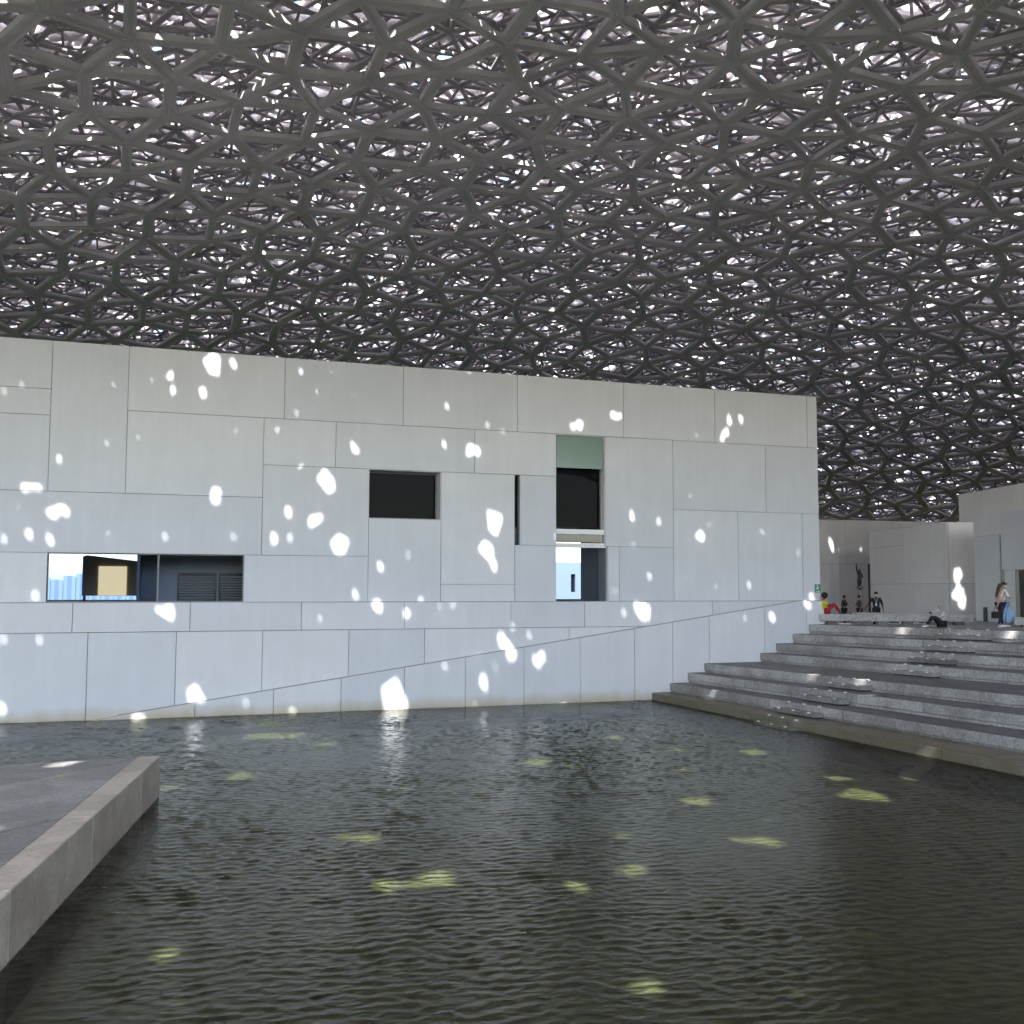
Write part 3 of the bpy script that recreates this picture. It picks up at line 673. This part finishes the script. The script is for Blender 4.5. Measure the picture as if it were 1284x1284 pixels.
# ------------------------------------------------------------------ plaza and passage behind the steps
pz = MB().prism([(eu(7, VEND) + 0.9, -VEND), (70, -VEND), (70, 9), (40.0, 6.9), (33.9, -0.7), (33.05, -2.2), (27.3, 0.2), (eu(7, 0.2) + 0.9, -0.2)][::1], 1.0, 2.958).build('plaza', 'paving')
tag(pz, kind='structure'); pz['label'] = 'grey stone plaza at the head of the steps'
ps = MB().poly([(27.3, 0.2, 2.955), (33.05, -2.2, 2.955), (28.2, 1.9, 2.62), (33.9, -0.5, 2.62), (40.0, 6.9, 2.5), (28.2, 14, 2.33), (43, 16, 2.33), (27.2, 40, 2.33), (70, 40, 2.33), (70, 16, 2.33)],
               [(0, 1, 3, 2), (2, 3, 4, 5), (5, 4, 6), (5, 6, 7), (6, 8, 7), (6, 9, 8)]).build('passage_floor', 'paving')
tag(ps, kind='structure'); ps['label'] = 'paved passage sloping away between the white galleries'

# added unseen wall behind the viewer, keeps low sky out of window reflections
bc = CAM[:2] - FWD * 19.5; sd_ = np.array([FWD[1], -FWD[0]])
bw = MB().prism([tuple(bc - sd_ * 16), tuple(bc - sd_ * 16 - FWD * 6), tuple(bc + sd_ * 75 - FWD * 6), tuple(bc + sd_ * 75)], -0.7, 10.0).build('sky_blocker', 'core')
tag(bw, kind='structure')

# ------------------------------------------------------------------ concrete deck in the pool
deck = empty('stone_deck', (0, 0, 0), 0, 'low stone paved deck with pale coping standing in the pool', 'deck')
DZT = 0.85
E0 = np.array([0.14, -14.2]); E1d = np.array([-1.63, -24.3]); ed = (E1d - E0) / np.linalg.norm(E1d - E0); en = np.array([ed[1], -ed[0]])   # en points inwards (left)
if en[0] > 0: en = -en
CW = 0.46; dl = [0.0, 2.05, 5.95, 10.0, 13.9, 17.9, 22.0]
for a, b in zip(dl, dl[1:]):
    p = [E0 + ed * (a + 0.004), E0 + ed * (b - 0.004)]; q_ = [x + en * CW for x in p]
    MB().prism([tuple(x) for x in (p[0], q_[0], q_[1], p[1])][::-1], -0.7, DZT + random.uniform(-.002, .002)).build('coping_block', 'coping', deck, bevel=0.015)
def clip(poly, n, d):
    out = []
    for i in range(len(poly)):
        a, b = poly[i], poly[(i + 1) % len(poly)]; da, db = a @ n - d, b @ n - d
        if da <= 0: out.append(a)
        if (da < 0) != (db < 0) and da != db: out.append(a + (b - a) * (da / (da - db)))
    return out
outer = [E0 + en * (CW + 0.008) + ed * 0.0, E0 + np.array([-18.0, -1.6]), E0 + ed * 22 + np.array([-18.0, 0]), E0 + ed * 22 + en * (CW + 0.008)]
MB().prism([tuple(p + np.array([0.0, -0.02])) for p in outer], -0.7, DZT - 0.065).build('deck_base', 'core', deck)
dn = np.array([1.0, -1.0]) / math.sqrt(2); dt = np.array([1.0, 1.0]) / math.sqrt(2)
def area(p): return 0.5 * abs(sum(a[0] * b[1] - a[1] * b[0] for a, b in zip(p, p[1:] + p[:1])))
for i in range(-20, 40):
    c0 = 0.35 + i * 1.6
    row = clip(clip(list(outer), dn, c0 + 1.585), -dn, -(c0 + 0.015))
    if len(row) < 3: continue
    for j in range(-20, 20):
        t0 = j * 4.2 + (i % 2) * 2.1 - 30
        sl = clip(clip(row, dt, t0 + 4.187), -dt, -(t0 + 0.013))
        if len(sl) < 3 or area(sl) < 0.15: continue
        s2 = sum(a[0] * b[1] - a[1] * b[0] for a, b in zip(sl, sl[1:] + sl[:1]))
        if s2 < 0: sl = sl[::-1]
        MB().prism([tuple(p) for p in sl], DZT - 0.06, DZT - 0.012 + random.uniform(-.002, .002)).build('slab', 'paving', deck)
lf = MB().poly([(0, 0, 0), (0.05, 0.035, 0.03), (0.13, 0.02, 0.012), (0.17, 0, 0.02), (0.13, -0.03, 0.025), (0.05, -0.035, 0.01), (0.08, 0, 0.004)],
               [(0, 1, 6), (1, 2, 6), (2, 3, 6), (3, 4, 6), (4, 5, 6), (5, 0, 6)]).build('fallen_leaf', mat('leaf', (0.42, 0.40, 0.03), 0.5))
lf.location = (-1.75, -16.2, DZT + 0.0); tag(lf, 'small yellow green leaf lying on the stone deck', 'leaf')

# ------------------------------------------------------------------ the other galleries
def facade(parent, p0, p1, rects, y=0.0, material='panel_grey', th=0.06):
    """panels (s0, s1, z0, z1) along the line p0 -> p1; outside is on the right of that direction when seen from above"""
    p0 = np.array(p0); p1 = np.array(p1); t = (p1 - p0) / np.linalg.norm(p1 - p0); nn = np.array([t[1], -t[0]])
    for s0, s1, z0, z1 in rects:
        a, b = s0 + G, s1 - G
        c = [p0 + t * a + nn * th, p0 + t * b + nn * th, p0 + t * b + nn * 0.002, p0 + t * a + nn * 0.002]
        MB().prism([tuple(x) for x in c], z0 + G, z1 - G).build('panel', material, parent)
def block(label, plan, z0, z1):
    e = empty('white_gallery_block', (0, 0, 0), 0, label, 'building', 'white gallery blocks round the plaza')
    MB().prism(plan, z0, z1).build('wall', 'core', e); return e
b = block('low white gallery block with angled corner behind the seated man', [(42.69, 16.07), (40.08, 6.39), (48, 3.58), (50, 16)], 1.5, 8.05)
facade(b, (42.69, 16.07), (40.08, 6.39), [(0, 1.19, 7.05, 8.08), (1.19, 4.82, 7.05, 8.08), (0, 4.82, 4.78, 7.05), (4.82, 9.42, 4.78, 8.08), (9.42, 10.03, 4.78, 8.08), (0, 5.9, 2.3, 4.78), (5.9, 10.03, 2.3, 4.78)])
facade(b, (40.08, 6.39), (48, 3.58), [(0, 2.6, 4.78, 8.08), (2.6, 8.4, 4.78, 8.08), (0, 0.62, 2.9, 4.78), (0.62, 4.2, 2.9, 4.78), (4.2, 8.4, 2.9, 4.78)])
b = block('tall white gallery block rising behind the lower blocks', [(44.43, 10.18), (42.0, 1.7), (52, 1.7), (52, 10.18)], 1.5, 9.98)
facade(b, (44.43, 10.18), (42.0, 1.7), [(0, 2.63, 6, 10.02), (2.63, 5.98, 6, 10.02), (5.98, 8.8, 6, 10.02)])
A1 = (37.68, 1.93); A2 = (34.6, -8.65)
b = block('pale white gallery block with a tall black slit beside the walking couple', [(37.68, 1.93), (34.6, -8.65), (40.5, -10.0), (41.5, 1.0)], 1.5, 8.02)
facade(b, A1, A2, [(0, 2.52, 7.02, 8.05), (2.52, 6.4, 5.36, 8.05), (0, 2.31, 2.9, 7.02), (2.73, 3.6, 2.9, 5.36), (6.4, 11, 2.9, 8.05), (4.6, 6.4, 2.9, 5.36)], material='panel_cool')
t = (np.array(A2) - np.array(A1)); t /= np.linalg.norm(t); nn = np.array([t[1], -t[0]])
def fa(s, o): return tuple(np.array(A1) + t * s + nn * o)
MB().prism([fa(2.34, 0.02), fa(2.71, 0.02), fa(2.71, 0.003), fa(2.34, 0.003)], 2.96, 7.0).build('slit_window', 'black_metal', b)
dw = MB().prism([fa(3.62, 0.03), fa(4.58, 0.03), fa(4.58, 0.003), fa(3.62, 0.003)], 2.96, 5.34).build('doorway', 'dark_glass', b)
MB().prism([fa(3.62, 0.05), fa(3.95, 0.05), fa(3.95, 0.032), fa(3.62, 0.032)], 2.96, 5.33).build('door_jamb', 'frame_metal', dw)
b = block('narrow white gallery end wall at the mouth of the passage', [(38.5, 17.07), (42.61, 19.27), (41.5, 27), (36.5, 27)], 1.5, 8.92)
facade(b, (38.5, 17.07), (42.61, 19.27), [(0, 4.66, 6.1, 8.95), (0, 3.3, 2.3, 6.1), (3.3, 4.66, 2.3, 6.1)])
b = block('far grey gallery wall closing the end of the passage behind the statue', [(44.5, 24.46), (56.0, 23.6), (56, 30), (44.5, 30)], 1.5, 9.4)
facade(b, (44.5, 24.46), (56.0, 23.6), [(0, 2.46, 6.3, 9.46), (2.46, 6.4, 7.8, 9.46), (2.46, 6.4, 6.3, 7.8), (6.4, 11.5, 6.3, 9.46), (0, 4.28, 2.3, 6.3), (4.54, 6.4, 2.3, 6.3), (6.4, 11.5, 2.3, 6.3)])
MB().box(48.80, 49.02, 24.05, 24.12, 2.33, 6.3).build('slit_window', 'black_metal', b)

# ------------------------------------------------------------------ benches, bollard, statue, cup
def bench(p0, p1, zt, label, legs, w=0.55):
    p0 = np.array(p0); p1 = np.array(p1); L = np.linalg.norm(p1 - p0); t = (p1 - p0) / L
    e = empty('stone_bench', (p0[0], p0[1], 2.96), math.atan2(t[1], t[0]), label, 'bench', 'granite benches on the plaza')
    h = zt - 2.96; n = max(1, int(L / 2.2))
    for i in range(n):
        MB().box(L * i / n + 0.005, L * (i + 1) / n - 0.005, 0, w, h - 0.30, h + random.uniform(-.003, .003)).build('seat', 'granite', e, bevel=0.012)
    for i in range(legs):
        x = 0.35 + (L - 1.1) * i / max(1, legs - 1)
        MB().box(x, x + 0.4, 0.10, w - 0.1, 0.0, h - 0.302).build('foot', 'granite_dark', e)
    return e
bench((27.0, -0.36), (32.7, -3.15), 3.40, 'long granite bench on dark feet beside the end of the gallery', 6)
bench((29.6, 0.9), (33.0, -0.75), 3.42, 'granite bench behind the seated man, carrying a white cup', 3)
bench((32.55, -5.45), (36.6, -8.0), 3.36, 'granite bench beside the walking couple', 4)
cup = MB().lathe([(0.055, 0), (0.075, 0.16), (0.08, 0.165), (0.078, 0.18), (0.03, 0.185)], n=14).build('paper_cup', 'white_metal', smooth=False)
cup.location = (31.62, -2.30, 3.40); cup.scale = (1.5, 1.5, 1.2); tag(cup, 'white paper cup standing on the granite bench', 'cup')
bo = empty('bollard', (36.9, 0.6, 2.958), 0, 'thin black metal bollard on the plaza before the white block', 'bollard')
MB().lathe([(0.10, 0), (0.10, 0.58)], n=12).build('post', 'black_metal', bo); MB().lathe([(0.085, 0.58), (0.085, 0.61), (0.10, 0.615), (0.10, 0.66), (0.08, 0.68)], n=12).build('cap', 'black_metal', bo)

# ------------------------------------------------------------------ people
SKIN = mat('skin', (0.46, 0.29, 0.21), 0.55); mat('skin_dark', (0.11, 0.065, 0.045), 0.55); mat('hair_black', (0.012, 0.010, 0.010), 0.5); mat('hair_brown', (0.075, 0.035, 0.022), 0.5); mat('hair_grey', (0.28, 0.26, 0.25), 0.6)
mat('cloth_yellow', (0.62, 0.46, 0.03), 0.8); mat('cloth_red', (0.34, 0.012, 0.03), 0.8); mat('cloth_black', (0.013, 0.013, 0.016), 0.8); mat('cloth_grey', (0.42, 0.43, 0.45), 0.85)
mat('cloth_beige', (0.62, 0.50, 0.41), 0.85); mat('cloth_navy', (0.018, 0.022, 0.04), 0.8); mat('cloth_denim', (0.25, 0.40, 0.62), 0.8); mat('cloth_white', (0.78, 0.78, 0.78), 0.8); mat('cloth_dim', (0.10, 0.095, 0.10), 0.8)
mat('shoe_white', (0.75, 0.75, 0.75), 0.6); mat('shoe_black', (0.02, 0.02, 0.02), 0.5); mat('eye_dark', (0.02, 0.015, 0.012), 0.2)
DG = lambda: bpy.context.evaluated_depsgraph_get()
def skin(name, chains, material, parent, sub=1):
    """chains: lists of (x, y, z, radius) joined into one skinned mesh; points given as equal coordinates are shared"""
    key = {}; vs = []; rs = []; es = []; roots = []
    for ch in chains:
        prev = None
        for (x, y, z, r) in ch:
            k = (round(x, 4), round(y, 4), round(z, 4))
            if k not in key: key[k] = len(vs); vs.append((x, y, z)); rs.append(r)
            i = key[k]
            if prev is not None and prev != i and (prev, i) not in es: es.append((prev, i))
            prev = i
    # one root per island
    par = list(range(len(vs)))
    def find(a):
        while par[a] != a: a = par[a]
        return a
    for a, b in es: par[find(a)] = find(b)
    seen = set(); rootset = []
    for i in range(len(vs)):
        f = find(i)
        if f not in seen: seen.add(f); rootset.append(i)
    me = bpy.data.meshes.new(name); me.from_pydata(vs, es, [])
    o = bpy.data.objects.new(name, me); COL.objects.link(o)
    o.modifiers.new('skin', 'SKIN').use_smooth_shade = True
    for i, r in enumerate(rs):
        sv = me.skin_vertices[0].data[i]; sv.radius = (r, r) if not hasattr(r, '__len__') else r; sv.use_root = i in rootset
    sb = o.modifiers.new('sub', 'SUBSURF'); sb.levels = sub; sb.render_levels = sub
    m2 = bpy.data.meshes.new_from_object(o.evaluated_get(DG())); m2.name = name
    o.modifiers.clear(); old = o.data; o.data = m2; bpy.data.meshes.remove(old)
    m2.materials.clear(); m2.materials.append(M[material]); m2.polygons.foreach_set('use_smooth', [True] * len(m2.polygons))
    o.parent = parent; return o
def lerp(a, b, t): return tuple(x + (y - x) * t for x, y in zip(a, b))
def hand(w, direc, side, curl):
    """palm and five separate fingers from the wrist w towards direc; side = unit vector across the palm"""
    d = Vector(direc).normalized(); s = Vector(side).normalized(); dn_ = d.cross(s); w = Vector(w); ch = []
    pm = w + d * 0.05
    ch.append([(*w, 0.024), (*pm, 0.030), (*(w + d * 0.085), 0.027)])
    for i, L in enumerate((0.062, 0.075, 0.07, 0.055)):
        b = w + d * 0.075 + s * (0.027 - i * 0.018); m_ = b + d * L * 0.55 + dn_ * curl * 0.012; t = m_ + d * L * 0.45 + dn_ * curl * 0.03
        ch.append([(*b, 0.009), (*m_, 0.0085), (*t, 0.007)])
    b = w + d * 0.03 + s * 0.022; m_ = b + d * 0.025 + s * 0.03; t = m_ + d * 0.03 + s * 0.008
    ch.append([(*b, 0.011), (*m_, 0.0095), (*t, 0.008)])
    return ch
def person(loc, rz, label, J, wear, facing=(1, 0), scale=1.0, sleeve=0.45, mask=False, hair='short', group=None):
    """J: joints in metres, local frame, the figure looking along +x. wear: materials for top, bottom, shoes, hair, skin"""
    e = empty('person', loc, rz, label, 'person', group); e.scale = (scale,) * 3
    sk = wear.get('skin', 'skin'); P = J
    nk = P['neck']; hd_ = P['head']; lk = P.get('look', (1, 0, 0)); lk = Vector(lk).normalized()
    up = (Vector(hd_) - Vector(nk)).normalized()
    body = [[(*P['pelvis'], 0.13), (*lerp(P['pelvis'], P['chest'], 0.5), 0.12), (*P['chest'], 0.13), (*lerp(P['chest'], nk, 0.75), 0.075), (*nk, 0.052), (*(Vector(nk) + up * 0.06), 0.05)]]
    for s in ('l', 'r'):
        body.append([(*P['chest'], 0.13), (*P['sh' + s], 0.058), (*lerp(P['sh' + s], P['el' + s], 0.5), 0.048), (*P['el' + s], 0.038), (*lerp(P['el' + s], P['wr' + s], 0.4), 0.036), (*P['wr' + s], 0.025)])
        body.append([(*P['pelvis'], 0.13), (*P['hip' + s], 0.088), (*lerp(P['hip' + s], P['kn' + s], 0.5), 0.072), (*P['kn' + s], 0.053), (*lerp(P['kn' + s], P['an' + s], 0.35), 0.052), (*P['an' + s], 0.035)])
        wv = Vector(P['wr' + s]) - Vector(P['el' + s]); sd = Vector((0, 0, 1)).cross(wv)
        if sd.length < 1e-3: sd = Vector((1, 0, 0))
        if abs(wv.normalized().z) > 0.8: sd = Vector((1, 0, 0.0))
        body += hand(P['wr' + s], wv, sd, 1.0)
    c = Vector(hd_)
    body.append([(*(c - up * 0.115 + lk * 0.02), 0.045), (*(c - up * 0.07 + lk * 0.018), 0.062), (*c, 0.082), (*(c + up * 0.06 - lk * 0.01), 0.078), (*(c + up * 0.10 - lk * 0.012), 0.05)])
    body.append([(*(c + lk * 0.078 + up * 0.005), 0.011), (*(c + lk * 0.098 - up * 0.022), 0.014), (*(c + lk * 0.082 - up * 0.03), 0.012)])     # nose
    sdv = up.cross(lk)
    for g in (-1, 1): body.append([(*(c + sdv * g * 0.078 + up * 0.015), 0.012), (*(c + sdv * g * 0.086 - up * 0.02), 0.012)])                # ears
    bo_ = skin('body', body, sk, e)
    ey = MB()
    for g in (-1, 1): ey.blob(c + lk * 0.076 + sdv * g * 0.03 + up * 0.012, (0.011, 0.011, 0.009), 8, 6)
    ey.blob(c + lk * 0.079 - up * 0.055, (0.012, 0.022, 0.006), 8, 6)
    ey.build('eyes_and_mouth', 'eye_dark', e, True)
    top = [[(*lerp(P['pelvis'], P['chest'], -0.12), 0.150), (*lerp(P['pelvis'], P['chest'], 0.3), 0.150), (*lerp(P['pelvis'], P['chest'], 0.6), 0.150), (*P['chest'], 0.155), (*lerp(P['chest'], nk, 0.7), 0.09)]]
    for s in ('l', 'r'):
        ch = [(*P['chest'], 0.155), (*P['sh' + s], 0.075), (*lerp(P['sh' + s], P['el' + s], min(1, sleeve * 2) * 0.5), 0.066), (*lerp(P['sh' + s], P['el' + s], min(1, sleeve * 2)), 0.058)]
        if sleeve > 0.5: ch.append((*lerp(P['el' + s], P['wr' + s], min(0.92, (sleeve - 0.5) * 2)), 0.042))
        top.append(ch)
    skin('top', top, wear['top'], e)
    tr = []
    for s in ('l', 'r'):
        tr.append([(*P['pelvis'], 0.148), (*P['hip' + s], 0.104), (*lerp(P['hip' + s], P['kn' + s], 0.5), 0.088), (*P['kn' + s], 0.070), (*lerp(P['kn' + s], P['an' + s], 0.5), 0.062), (*lerp(P['kn' + s], P['an' + s], 0.93), 0.050)])
    skin('trousers', tr, wear['bottom'], e)
    for s in ('l', 'r'):
        a = Vector(P['an' + s]); f = Vector(P.get('ft' + s, lk)); f.z = 0; f.normalize()
        skin('shoe', [[(*(a - f * 0.05 - Vector((0, 0, 0.045))), 0.038), (*(a + f * 0.06 - Vector((0, 0, 0.05))), 0.042), (*(a + f * 0.17 - Vector((0, 0, 0.06))), 0.034)]], wear['shoes'], e)
    hm = wear['hair']; hb = MB()
    R = Matrix((lk - up * lk.dot(up), sdv, up)).transposed()
    if hair == 'afro': hb.blob(c + up * 0.05 - lk * 0.03, (0.15, 0.15, 0.14), 14, 10)
    elif hair == 'cap':
        hb.blob(c + up * 0.055 - lk * 0.012, (0.102, 0.095, 0.072), 14, 10, R); hb.blob(c + up * 0.055 + lk * 0.12, (0.075, 0.075, 0.010), 12, 6, R)
    elif hair == 'bald': hb.blob(c + up * 0.035 - lk * 0.02, (0.086, 0.086, 0.075), 14, 10, R)
    else: hb.blob(c + up * 0.032 - lk * 0.022, (0.098, 0.096, 0.092), 14, 10, R)
    if hair == 'long':
        hb.blob(c - up * 0.14 - lk * 0.07, (0.07, 0.105, 0.20), 14, 10, R); hb.blob(c - up * 0.30 - lk * 0.09 + sdv * 0.02, (0.05, 0.085, 0.16), 14, 10, R)
    hb.build('cap' if hair == 'cap' else 'hair', hm, e, True)
    if mask: MB().blob(c + lk * 0.04 - up * 0.045, (0.062, 0.066, 0.052), 12, 8, R).build('face_mask', 'cloth_white', e, True)
    return e
def stand(step=0.12, lean=0.0, h=1.0):
    return dict(pelvis=(0, 0, 0.95), chest=(0.01 + lean, 0, 1.30), neck=(0.0 + lean, 0, 1.50), head=(0.03 + lean, 0, 1.645), shl=(lean, 0.185, 1.42), shr=(lean, -0.185, 1.42),
                ell=(-0.05, 0.25, 1.13), elr=(-0.05, -0.25, 1.13), wrl=(0.05, 0.26, 0.88), wrr=(0.05, -0.26, 0.88), hipl=(0, 0.095, 0.90), hipr=(0, -0.095, 0.90),
                knl=(step * 0.6, 0.10, 0.50), knr=(-step * 0.3, -0.10, 0.50), anl=(step, 0.10, 0.095), anr=(-step, -0.10, 0.095))
cxy = CAM[:2]
# walking woman and the man with the cap beside her
J = stand(0.16); J.update(ell=(0.02, 0.26, 1.14), wrl=(0.10, 0.24, 0.90), elr=(-0.17, -0.26, 1.16), wrr=(-0.31, -0.26, 0.92))
RIGHT = math.atan2(-FWD[0], FWD[1])                     # towards the picture's right
person((32.0, -5.33, 2.96), RIGHT + 0.2, 'woman in beige T-shirt and navy jeans with long brown hair, walking beside the bench', J, dict(top='cloth_beige', bottom='cloth_navy', shoes='shoe_white', hair='hair_brown'), hair='long')
wd = RIGHT + 0.2; bagp = np.array([32.0, -5.33]) - np.array([math.cos(wd), math.sin(wd)]) * 0.36 + np.array([math.sin(wd), -math.cos(wd)]) * 0.27
bg_ = empty('handbag', (bagp[0], bagp[1], 3.33), RIGHT, 'black boxy handbag carried by the woman in the beige T-shirt', 'bag')
MB().prism([(-0.21, -0.07), (0.21, -0.07), (0.21, 0.07), (-0.21, 0.07)], 0, 0.27).build('bag_body', 'cloth_black', bg_, bevel=0.02)
hb = MB(); pr = None
for k in range(9):
    a = math.pi * k / 8; p = (0.12 * math.cos(a), 0, 0.26 + 0.25 * math.sin(a))
    if pr: hb.tube(pr, p, 0.010, n=6)
    pr = p
hb.build('handle', 'cloth_black', bg_)
J = stand(0.10); J.update(elr=(0.12, -0.24, 1.14), wrr=(0.36, -0.20, 1.20), ell=(0.10, 0.25, 1.13), wrl=(0.20, 0.2, 0.92))
man = np.array([32.0, -5.33]) + np.array([math.cos(RIGHT), math.sin(RIGHT)]) * 0.34 + FWD * 0.42
person((man[0], man[1], 2.96), RIGHT - 0.15, 'man in black cap, white mask and pale shirt holding out a phone', J, dict(top='cloth_white', bottom='cloth_denim', shoes='shoe_white', hair='hair_black'), hair='cap', mask=True, scale=1.03)
ph = MB().box(-0.075, 0.075, -0.037, 0.037, -0.005, 0.005).build('phone', 'black_metal', None, bevel=0.004)
pw = man + np.array([math.cos(RIGHT - 0.15), math.sin(RIGHT - 0.15)]) * 0.47 + np.array([math.sin(RIGHT - 0.15), -math.cos(RIGHT - 0.15)]) * 0.20
ph.location = (pw[0], pw[1], 2.96 + 1.265); ph.rotation_euler = (0, -0.15, RIGHT); tag(ph, 'black phone in the hand of the man with the cap', 'phone')
tb = empty('tote_bag', (man[0] + math.cos(RIGHT) * 0.16 - FWD[0] * 0.12, man[1] + math.sin(RIGHT) * 0.16 - FWD[1] * 0.12, 3.16), RIGHT, 'light blue tote bag hanging beside the man with the cap', 'bag')
MB().prism([(-0.17, -0.05), (0.19, -0.05), (0.19, 0.05), (-0.17, 0.05)], 0, 0.50).build('bag_body', 'cloth_denim', tb, bevel=0.03)
MB().tube((-0.1, 0, 0.49), (0.02, 0, 0.80), 0.012, n=6).tube((0.02, 0, 0.80), (0.12, 0, 0.49), 0.012, n=6).build('strap', 'cloth_denim', tb)
# man sitting on the top step, knees drawn up, looking at his phone
J = dict(pelvis=(0, 0, 0.13), chest=(-0.02, 0, 0.47), neck=(0.02, 0, 0.66), head=(0.06, 0, 0.80), shl=(0.0, 0.19, 0.58), shr=(0.0, -0.19, 0.58), ell=(0.22, 0.22, 0.40), elr=(0.22, -0.22, 0.40), wrl=(0.42, 0.09, 0.52), wrr=(0.42, -0.09, 0.52),
         hipl=(0.03, 0.10, 0.12), hipr=(0.03, -0.10, 0.12), knl=(0.44, 0.13, 0.42), knr=(0.36, -0.13, 0.42), anl=(0.86, 0.13, 0.09), anr=(0.58, -0.13, 0.09))
LEFT = RIGHT + math.pi
person((29.95, -4.35, 2.962), LEFT + 0.25, 'grey-haired man in pale grey jumper sitting on the top step, holding up a phone', J, dict(top='cloth_grey', bottom='cloth_black', shoes='shoe_white', hair='hair_grey'), hair='bald', sleeve=0.98)
q0_ = LEFT + 0.25; pp = np.array([29.95, -4.35]) + np.array([math.cos(q0_), math.sin(q0_)]) * 0.53
ph = MB().box(-0.004, 0.004, -0.07, 0.07, -0.037, 0.037).build('phone', 'black_metal', None, bevel=0.003); ph.location = (pp[0], pp[1], 2.96 + 0.58); ph.rotation_euler = (0, 0.3, q0_)
tag(ph, 'black phone held by the man sitting on the top step', 'phone')
# person on the long bench, back against the gallery, knees up
J = dict(pelvis=(0, 0, 0.13), chest=(-0.10, 0, 0.45), neck=(-0.08, 0, 0.63), head=(-0.03, 0, 0.76), shl=(-0.08, 0.18, 0.56), shr=(-0.08, -0.18, 0.56), ell=(0.08, 0.2, 0.36), elr=(0.08, -0.2, 0.36), wrl=(0.28, 0.08, 0.42), wrr=(0.28, -0.08, 0.42),
         hipl=(0.03, 0.09, 0.12), hipr=(0.03, -0.09, 0.12), knl=(0.40, 0.10, 0.44), knr=(0.34, -0.10, 0.45), anl=(0.62, 0.10, 0.09), anr=(0.56, -0.10, 0.09))
bdir = math.atan2(-2.79, 5.7)
person((27.42, -0.22, 3.402), bdir, 'person in yellow top and red trousers resting on the bench against the gallery', J, dict(top='cloth_yellow', bottom='cloth_red', shoes='shoe_black', hair='hair_black', skin='skin_dark'), hair='afro')
# standing man in black with mask and lanyard
tocam = math.atan2(CAM[1] - 1.9, CAM[0] - 31.5)
J = stand(0.02); J.update(elr=(-0.03, -0.33, 1.17), wrr=(0.02, -0.48, 0.98), ell=(-0.05, 0.27, 1.15), wrl=(0.0, 0.30, 0.90))
e = person((31.75, 1.9, 2.60), tocam, 'man all in black with cap, white mask and lanyard standing behind the bench', J, dict(top='cloth_black', bottom='cloth_black', shoes='shoe_black', hair='hair_black', skin='skin_dark'), hair='short', mask=True, sleeve=0.55)
MB().tube((0.13, 0.07, 1.45), (0.165, 0, 1.22), 0.008, n=6).tube((0.13, -0.07, 1.45), (0.165, 0, 1.22), 0.008, n=6).build('lanyard', 'cloth_white', e)
MB().box(0.165, 0.175, -0.04, 0.04, 1.10, 1.22).build('badge', 'cloth_white', e)
# two people talking further down the passage
J = stand(0.05); J.update(elr=(0.12, -0.22, 1.15), wrr=(0.30, -0.12, 1.25))
person((37.78, 12.3, 2.36), RIGHT, 'person in black standing in the passage, facing the one in a grey top', J, dict(top='cloth_black', bottom='cloth_black', shoes='shoe_black', hair='hair_black'))
J = stand(0.10); J.update(elr=(0.12, -0.22, 1.15), wrr=(0.30, -0.12, 1.25))
person((38.62, 12.0, 2.36), LEFT, 'person in grey top and dark trousers in the passage, facing the one in black', J, dict(top='cloth_dim', bottom='cloth_navy', shoes='shoe_white', hair='hair_black'))
# slim dark statue on a column
stt = empty('statue', (40.0, 13.7, 2.36), 0, 'dark bronze figure with raised arm on a slim black column in the passage', 'statue')
mat('bronze', (0.018, 0.016, 0.015), 0.4, 0.5)
MB().lathe([(0.16, 0), (0.16, 0.08), (0.10, 0.12), (0.09, 2.1), (0.2, 2.18), (0.2, 2.28)], n=14).build('column', 'bronze', stt)
skin('figure', [[(0.0, 0, 2.25, 0.06), (0.05, 0, 2.55, 0.085), (0.0, 0, 2.80, 0.10), (-0.02, 0, 3.05, 0.12), (0, 0, 3.2, 0.05), (0.0, 0, 3.33, 0.085)], [(-0.02, 0, 3.05, 0.12), (-0.16, 0, 3.12, 0.05), (-0.22, 0, 3.4, 0.04), (-0.25, 0, 3.66, 0.03)],
                [(-0.02, 0, 3.05, 0.12), (0.16, 0, 3.0, 0.05), (0.20, 0, 2.75, 0.04)], [(0.0, 0, 2.80, 0.10), (-0.12, 0, 2.55, 0.07), (-0.1, 0, 2.27, 0.05)]], 'bronze', stt)
